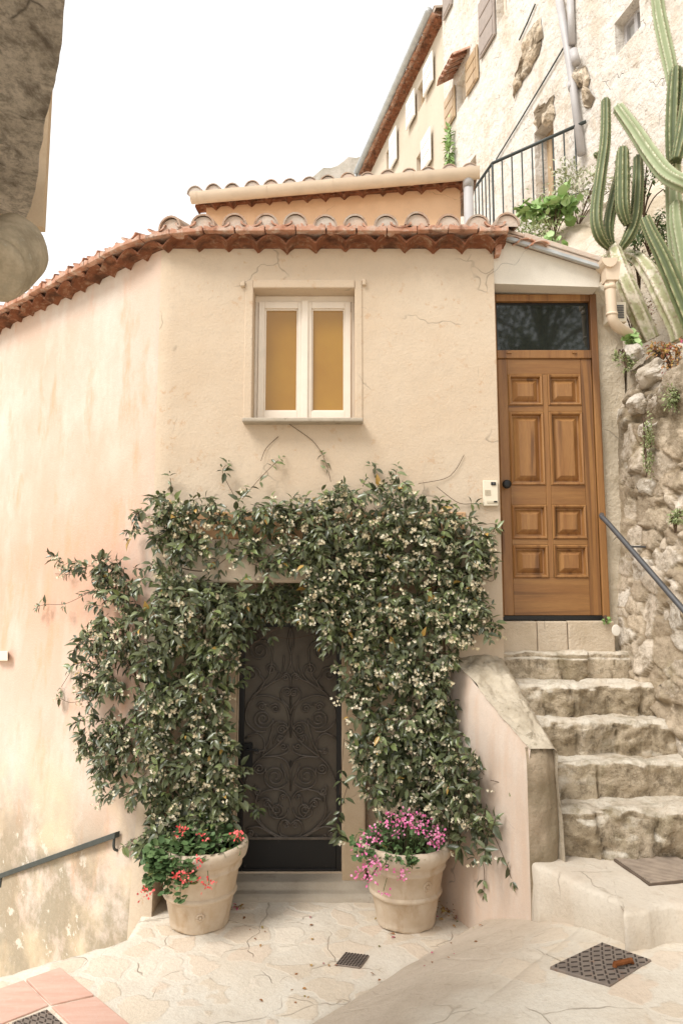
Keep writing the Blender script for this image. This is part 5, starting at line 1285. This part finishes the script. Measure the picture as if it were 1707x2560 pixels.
for k_, (l_, r2) in {'a': (1, 1), 'b': (0, 1), 'c': (0, 1)}.items():
    h = nw[k_]; bwindow(h, nb, mt['pale_pane'], mt['shutter'])
    if l_: bshutter(h[1]+.02, h[1]+.62, h[2]-.05, h[3]+.03, nb, mt['whiteshut'])
    bshutter(h[0]-.60, h[0]-.02, h[2]-.05, h[3]+.05, nb, mt['whiteshut'])
# terrace before the tall building and its railing
ra, rb, rc = aY(1181, 479, 10.4), aY(1230, 408, 9.7), None
rb = aY(1230, 408, 9.7); zr_ = rb.z; ra = Vector((ra.x, 10.45, zr_)); rc = bw(1466, 350, .03); rc = Vector((rc.x, rc.y, zr_))
zt_ = aY(1232, 572, 9.7).z - .04
tm = MB(); tm.prism([(1.6, 9.62, 3.5), (rb.x-.05, 9.62, 3.5), (3.9, 9.05, 3.5), (3.9, 14, 3.5), (1.6, 14, 3.5)], (0, 0, zt_-3.5))
tg = thing('terrace_wall', (2.6, 9.6, 3.5), 'pale plastered terrace wall under the iron railing', 'wall'); tm.build('wall', mt['tallwall'], tg)
rl = thing('iron_railing', (rb.x, rb.y, zt_), 'thin dark iron railing along the terrace of the tall building', 'railing')
m = MB(); m.tube([ra, rb, rc], .024, 8); m.build('top_rail', mt['rail'], rl, smooth=True)
low_ = Vector((0, 0, -(zr_-zt_)+.10)); m = MB(); m.tube([ra+low_, rb+low_, rc+low_], .012, 6); m.build('bottom_rail', mt['rail'], rl)
for (p, q, n_) in ((ra, rb, 6), (rb, rc, 9)):
    for i in range(n_):
        b0 = p.lerp(q, i/n_); MB().tube([b0, b0 - Vector((0, 0, zr_-zt_-(.0 if i == 0 else .10)))], .016 if i == 0 else .011, 6).build('baluster', mt['rail'], rl)

# ------------------------------------------------------------------ orange upper house
uh = thing('orange_house', (-.1, 8.8, 4.5), 'orange rendered house with a cream gutter behind the tiled eave', 'house')
A_ = aY(516, 520, 8.90); B_ = aY(1150, 500, 8.42); zg = aY(840, 446, 8.43).z - .115
dU = Vector((B_.x-A_.x, B_.y-A_.y, 0)).normalized(); nU = Vector((dU.y, -dU.x, 0))
zW = aY(840, 489, 8.66).z - .06
m = MB(); 
m.prism([(A_.x, A_.y, 4.4), (B_.x, B_.y, 4.4), (B_.x - nU.x*4, B_.y - nU.y*4, 4.4), (A_.x - nU.x*4, A_.y - nU.y*4, 4.4)], (0, 0, zW+.05-4.4)); m.build('wall', mt['orange'], uh)
pA = A_ - dU*.12; pB = B_ + dU*.12
tiled_eave(uh, [(pB.x, pB.y), (pA.x, pA.y)] if False else [(pA.x, pA.y), (pB.x, pB.y)], zW+.13, .262, 2.2, .28, ov=.62)
g = MB(); o1 = pA + nU*.245; o2 = pB + nU*.245; V = []
for (p, zz) in ((o1, zg-.01), (o2 + dU*.12, zg+.015)):
    for k in range(13):
        a = math.pi*1.0 + math.pi*k/12; V.append((p.x + nU.x*.085*math.cos(a), p.y + nU.y*.085*math.cos(a), zz + .04 + .125*math.sin(a)))
g.add(V, [(i, i+1, 13+i+1, 13+i) for i in range(12)] + [tuple(range(13)), tuple(range(13, 26))])
for f_ in (.02, .28, .52, .80):
    p = o1.lerp(o2, f_); vv = []
    for s in (-.02, .02):
        for k in range(13):
            a = math.pi + math.pi*k/12; q = p + dU*s; vv.append((q.x + nU.x*.089*math.cos(a), q.y + nU.y*.089*math.cos(a), zg-.01+.025*f_ + .04 + .129*math.sin(a)))
    g.add(vv, [(i, i+1, 13+i+1, 13+i) for i in range(12)])
autosmooth(g.build('gutter', mt['pvc_cream'], uh), 50)
g = MB(); p = aY(1170, 470, 8.2); g.tube([(p.x, p.y, zg-.02), (p.x, p.y, 4.8)], .062, 14); g.tube([(p.x, p.y, zg-.16), (p.x, p.y, zg-.02), (p.x, p.y, zg+.0)], [.07, .07, .02], 14); g.build('downpipe', mt['pvc_grey'], uh, smooth=True)

# ------------------------------------------------------------------ neighbour balcony, top left
bal = thing('stone_balcony', (-1.6, 2.0, 4.0), 'old stained stone balcony overhanging the lane at the upper left', 'balcony')
zb = 4.05
e = [aZ(163, -60, zb), aZ(158, 60, zb), aZ(140, 200, zb), aZ(108, 330, zb), aZ(90, 468, zb), aZ(66, 545, zb)]
V = []; n1 = 90; pts_ = smooth_path(e, 14); pts_ = [p + Vector((.007*fbm(p.y*9, 1, 2, 6), .0, 0)) for p in pts_]
for p in pts_:
    for k in range(n1+1):
        f_ = k/n1; x = p.x - f_*2.2; y = p.y - f_*.9; V.append((x, y, zb + (.06*fbm(x*2.6, y*2.6, 2, 5) + .022*fbm(x*11, y*11, 4, 6))*(min(1, f_*6)) ))
nn_ = n1+1; F = [(i*nn_+j, i*nn_+j+1, (i+1)*nn_+j+1, (i+1)*nn_+j) for i in range(len(pts_)-1) for j in range(n1)]
k0 = len(V)
for p in pts_:
    for z in (zb, zb+.05, zb+.20, zb+.30): V.append((p.x + .0*z, p.y, z))
F += [(k0+i*4+j, k0+(i+1)*4+j, k0+(i+1)*4+j+1, k0+i*4+j+1) for i in range(len(pts_)-1) for j in range(3)]
k0 = len(V); p = pts_[-1]
for k in range(n1+1):
    f_ = k/n1; x = p.x - f_*2.2; y = p.y - f_*.9; V += [(x, y, zb), (x, y, zb+.3)]
F += [(k0+2*i, k0+2*i+2, k0+2*i+3, k0+2*i+1) for i in range(n1)]
mesh('slab', V, F, mt['balcony'], bal, True)
autosmooth(bal.children[0], 40)
c1 = dY(-14, 614, 2.45); c2 = dY(36, 572, 2.66); ax = (c2-c1).normalized()
c2 = c2 + ax*.02
cb = MB(); cb.tube([c1 - ax*.03, c1 - ax*.028, c1 - ax*.02, c1, c1 + ax*.012, c1 + ax*.014, c1 + ax*.02, c1.lerp(c2, .3), c1.lerp(c2, .6), c2 - ax*.03, c2 + ax*.01, c2 + ax*.03], [.05, .100, .112, .116, .114, .112, .128, .136, .138, .136, .122, .06], 44)
cb.v = [(v[0] + .012*fbm(v[0]*5, v[1]*5, v[2]*5, 4), v[1] + .012*fbm(v[0]*5, v[1]*5, v[2]*5+9, 4), v[2] + .012*fbm(v[0]*5+4, v[1]*5, v[2]*5, 4)) for v in cb.v]
autosmooth(cb.build('corbel', mt['corbel'], bal), 60)
lb = MB(); q0 = aY(101, 500, 2.86); zq = aY(98, 560, 2.88).z; lb.prism([(q0.x, 2.90, zq), (q0.x-.5, 2.86, zq), (q0.x-.5, 2.95, zq), (q0.x-.01, 2.95, zq)], (0, 0, 5.0-zq)); lb.build('bracket_block', mt['stone_jamb'], bal)
hw = MB(); hw.box(-4.2, -2.6, -1.5, 1.2, 0, 8); hw.build('wall', mt['beigewall'], bal)

# ------------------------------------------------------------------ cacti
def ribbed(mb, pts, rad, ribs=7, seg=10, tip=True, depth=.26):
    P = smooth_path(pts, seg); n = ribs*6; N = None; L = len(P)
    rs = np.interp(np.linspace(0, 1, L), np.linspace(0, 1, len(rad)), rad)
    lens = [0]
    for i in range(1, L): lens.append(lens[-1] + (P[i]-P[i-1]).length)
    V = []; A = []
    for i, p in enumerate(P):
        t = (P[min(i+1, L-1)] - P[max(i-1, 0)]).normalized()
        if N is None: N = t.cross(Vector((.3, .8, .1))).normalized()
        else: N = (N - t*N.dot(t)).normalized()
        B = t.cross(N); r = rs[i]
        if tip:
            d = lens[-1]-lens[i]
            if d < r*1.2: r = r*math.sqrt(max(.03, 1-(1-d/(r*1.2))**2))
        for k in range(n):
            a = 2*math.pi*k/n; w_ = .5+.5*math.cos(a*ribs); w_ = w_**1.2
            q = r*(1-depth*(1-w_)); V.append(p + (N*math.cos(a) + B*math.sin(a))*q)
            are = .5+.5*math.sin(lens[i]*2*math.pi/.03)
            A.append((w_**3)*(.55+.45*are))
    F = [(i*n+k, i*n+(k+1) % n, (i+1)*n+(k+1) % n, (i+1)*n+k) for i in range(L-1) for k in range(n)]
    F += [tuple(range(n))[::-1], tuple(range((L-1)*n, L*n))]
    mb.add(V, F, 0, A)
    rr_ = random.Random(len(P)+int(abs(P[0].x)*1000))
    nxt = 0
    for i in range(1, L-1):
        if lens[i] < nxt: continue
        nxt = lens[i] + .026
        for k in range(ribs):
            q = V[i*n + k*6]; out = (q - P[i]).normalized(); tt = (P[i+1]-P[i]).normalized(); sd = out.cross(tt)
            for m_ in range(5):
                d = (out*rr_.uniform(.4, 1) + tt*rr_.gauss(0, .7) + sd*rr_.gauss(0, .7)).normalized()*rr_.uniform(.010, .024); w_ = d.cross(Vector((.3, .2, .9))).normalized()*.0014
                mb.add([q - w_, q + w_, q + d], [(0, 1, 2)], 1, [1, 1, 1])
def cactus(label, arms, loc):
    t = thing('columnar_cactus', loc, label, 'cactus', 'columnar cacti on the slope')
    for (nm, pts, rad, ribs, mat) in arms:
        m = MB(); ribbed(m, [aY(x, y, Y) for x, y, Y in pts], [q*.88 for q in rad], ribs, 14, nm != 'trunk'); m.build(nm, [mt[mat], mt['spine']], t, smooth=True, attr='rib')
    return t
cactus('many armed green cactus leaning out over the porch downspout', [
    ('trunk', [(1625,850,5.42),(1602,800,5.40),(1572,730,5.38),(1548,672,5.45),(1532,622,5.6)], [.085,.09,.09,.085,.07], 6, 'corky'),
    ('arm', [(1522,620,5.58),(1498,590,5.5),(1489,540,5.5),(1499,450,5.6),(1512,350,5.7),(1513,245,5.8)], [.03,.055,.06,.058,.055,.045], 7, 'cactus'),
    ('arm', [(1530,618,5.62),(1520,570,5.6),(1535,490,5.7),(1550,420,5.8),(1545,395,5.85)], [.03,.055,.055,.05,.045], 7, 'cactus'),
    ('arm', [(1548,625,5.6),(1572,590,5.55),(1588,540,5.6),(1594,450,5.7),(1594,388,5.8)], [.03,.06,.06,.055,.045], 7, 'cactus'),
    ('arm', [(1568,562,5.52),(1556,520,5.5),(1555,440,5.52),(1556,366,5.55)], [.035,.068,.068,.055], 8, 'cactus'),
    ('arm', [(1512,402,5.75),(1498,392,5.7),(1483,383,5.7)], [.035,.035,.028], 7, 'cactus')], (2.4, 5.42, 4.2))
cactus('pale corky cactus bowed over behind the many armed one', [
    ('trunk', [(1700,850,5.25),(1690,815,5.25),(1655,740,5.3),(1622,680,5.45),(1590,645,5.7),(1548,640,5.9),(1490,655,6.0),(1440,680,6.0)], [.085,.085,.09,.085,.07,.055,.045,.035], 6, 'corky')], (2.6, 5.25, 4.2))
cactus('dark green cactus leaning left at the right edge of the slope', [
    ('trunk', [(1760,900,5.0),(1735,830,5.0),(1700,745,5.05),(1660,650,5.1),(1630,590,5.15),(1612,548,5.2)], [.078,.078,.078,.07,.06,.05], 7, 'cactus')], (2.7, 5.0, 4.4))
cactus('long pale grey cactus arm drooping across the plastered wall', [
    ('trunk', [(1760,480,5.2),(1707,460,5.2),(1665,435,5.3),(1625,385,5.45),(1585,325,5.6),(1545,270,5.75)], [.07,.075,.08,.078,.07,.06], 7, 'palecactus')], (2.8, 5.2, 4.9))
cactus('tall upright green cactus clump at the right picture edge', [
    ('trunk', [(1712,830,5.55),(1706,720,5.55),(1690,600,5.55),(1684,500,5.55),(1682,412,5.55)], [.085,.085,.08,.078,.07], 7, 'palecactus'),
    ('arm', [(1684,408,5.5),(1683,330,5.5),(1686,240,5.5),(1690,165,5.5)], [.07,.078,.078,.06], 7, 'cactus'),
    ('arm', [(1690,400,5.4),(1708,320,5.4),(1722,220,5.4),(1730,120,5.4)], [.05,.07,.07,.06], 7, 'cactus'),
    ('arm', [(1684,225,5.6),(1674,165,5.65),(1662,110,5.7),(1648,40,5.75),(1638,-40,5.8)], [.055,.07,.07,.06], 7, 'palecactus'),
    ('arm', [(1720,720,5.35),(1708,640,5.35),(1694,560,5.35),(1690,500,5.35)], [.06,.075,.075,.06], 7, 'palecactus')], (2.8, 5.5, 5.0))

# ------------------------------------------------------------------ shrubs on the slope
def bush(name, label, centre, rad, n, size, mat, seed, tmpl='leaf', stems=6, group=None):
    r = np.random.default_rng(seed); c = np.array(centre); rad = np.array(rad)
    sub = r.normal(size=(max(4, n//45), 3)); sub = unit(sub)*r.uniform(.2, .85, (len(sub), 1))
    o = c + (sub[r.integers(0, len(sub), n)] + r.normal(size=(n, 3))*.20)*rad
    d = unit(unit(o-c) + r.normal(size=(n, 3))*.7); nn = unit(np.array((-.2, -.5, .9)) + r.normal(size=(n, 3))*.5)
    sz = size*r.uniform(.6, 1.3, n)
    V, F, ti = leaves(o, d, nn, sz, sz*(.5 if tmpl == 'leaf' else 1), LEAF if tmpl == 'leaf' else ROUND, LEAFF if tmpl == 'leaf' else ROUNDF, r.uniform(0, 1, n))
    b = thing(name, (c[0], c[1], c[2]-rad[2]), label, 'shrub', group)
    mesh('foliage', V, F, mat, b, True, attr={'tint': ti})
    b['group'] = {'ivy_clump': 'ivy on the slope', 'hanging_weed': 'weeds hanging on the rubble wall', 'broad_leaf_shrub': 'broad leaved shrubs', 'dry_scrub': 'dry scrub under the cacti'}.get(name, 'small plants on the slope')
    s = MB(); base = Vector((c[0], c[1]+.05, c[2]+(rad[2]*.9 if name == 'hanging_weed' else -rad[2]*1.3)))
    for k in range(stems):
        q = Vector(o[r.integers(0, n)]); s.tube(smooth_path([base, base.lerp(q, .5) + Vector((0, 0, .05)), q], 3), .006, 5)
    s.build('stem', mt['stem'], b); return b
bush('broad_leaf_shrub', 'bright green broad leaved shrub growing below the iron railing', aY(1385, 530, 7.4), (.40, .25, .26), 170, .115, mt['brightleaf'], 1, 'round', 12)
bush('broad_leaf_shrub', 'bright green seedling sprawling above the porch roof', aY(1395, 610, 6.9), (.20, .18, .22), 50, .085, mt['brightleaf'], 2, 'round', 8)
bush('grey_shrub', 'silvery small leaved shrub left of the tall cactus arm', aY(1445, 470, 7.6), (.42, .25, .34), 800, .052, mt['greyleaf'], 3)
bush('small_leaf_shrub', 'yellowish green small leaved shrub at the porch roof edge', aY(1315, 590, 7.2), (.34, .2, .22), 800, .045, mt['bushleaf'], 4)
bush('ivy_clump', 'green ivy tangle on the slope beside the bowed cactus', aY(1600, 650, 5.75), (.18, .12, .22), 160, .05, mt['darkleaf'], 5)
bush('ivy_clump', 'leafy green creeper at the right edge of the slope', aY(1685, 690, 5.6), (.14, .14, .34), 320, .06, mt['darkleaf'], 6)
bush('succulent', 'pale green succulent at the foot of the corky cactus trunk', aY(1590, 845, 5.25), (.08, .06, .07), 40, .06, mt['brightleaf'], 7, 'round', 4)
bush('ivy_clump', 'thin ivy sprigs above the cactus group against the pale wall', aY(1610, 450, 5.9), (.22, .1, .26), 110, .05, mt['darkleaf'], 8, 'leaf', 12)
bush('hanging_weed', 'olive hanging weed trailing down the upper rubble wall', aY(1620, 1120, 4.88), (.06, .05, .26), 420, .022, mt['bushleaf'], 9)
bush('hanging_weed', 'brown green weed tuft in the rubble wall at the right edge', aY(1690, 985, 4.7), (.12, .06, .12), 420, .024, mt['bushleaf'], 10)
bush('moss_tuft', 'green cushion plant growing from the rubble above the handrail', aY(1695, 1295, 4.35), (.05, .05, .07), 220, .022, mt['bushleaf'], 11)
bush('doorstep_weed', 'tiny green weed at the right end of the door threshold', aY(1513, 1552, 5.28), (.03, .03, .025), 14, .03, mt['brightleaf'], 12, 'round', 3)
bush('dry_scrub', 'dry brown scrub on the ledge below the corky cactus trunks', aY(1650, 880, 5.0), (.16, .08, .10), 260, .035, mt['litter'], 13, 'leaf', 14)
bush('roof_creeper', 'narrow green creeper climbing the corner of the tall building', bw(1123, 380, .12), (.08, .08, .75), 260, .12, mt['brightleaf'], 14)

# tree on the bank behind the viewer, mirrored in the transom glass
tt = thing('lane_tree', (4.6, -3.4, .6), 'leafy tree on the bank behind the viewer mirrored in the transom glass', 'tree')
m = MB(); tp = smooth_path([(4.6, -3.4, .3), (4.5, -3.3, 3.0), (4.3, -3.0, 6.0), (4.1, -2.8, 8.5)], 5); m.tube(tp, [.18*(1-.7*i/len(tp)) for i in range(len(tp))], 9)
r_ = np.random.default_rng(77)
cl = np.array((4.35, -3.0, 7.4)) + unit(r_.normal(size=(60, 3)))*r_.uniform(.5, 1.0, (60, 1))*np.array((1.3, 1.5, 2.1))
for c in cl[:24]: m.tube(smooth_path([tp[12], (Vector(c)+tp[12])/2 + Vector((0, 0, .2)), Vector(c)], 3), [.05]*3+[.03]*3+[.012], 5)
m.build('trunk', mt['stem'], tt)
n_ = 5200; o = cl[r_.integers(0, 60, n_)] + r_.normal(size=(n_, 3))*.26; d = rdir(n_); sz = r_.uniform(.08, .15, n_)
V, F, ti = leaves(o, d, rdir(n_), sz, sz*.5, tint=r_.uniform(0, .8, n_)); mesh('crown', V, F, mt['jasleaf'], tt, True, attr={'tint': ti})

bush('dry_scrub', 'tangle of dry brown stems in the dark hollow behind the corky trunks', aY(1590, 780, 5.75), (.22, .10, .22), 300, .03, mt['litter'], 21, 'leaf', 26)
bush('ivy_clump', 'dense ivy mound hanging right of the dark green cactus', aY(1690, 640, 5.9), (.20, .14, .28), 420, .055, mt['darkleaf'], 22)
bush('ivy_clump', 'low ivy patch between the two cactus groups under the pale arm', aY(1625, 560, 6.0), (.20, .14, .22), 260, .05, mt['darkleaf'], 23, 'leaf', 14)
bush('dry_scrub', 'withered brown brush on top of the rubble wall at the right edge', aY(1690, 900, 4.85), (.16, .10, .16), 380, .032, mt['litter'], 24, 'leaf', 22)
bush('hanging_weed', 'dark green weed hanging from the top of the rubble wall beside the downspout', aY(1560, 905, 5.15), (.08, .05, .10), 220, .028, mt['bushleaf'], 25)
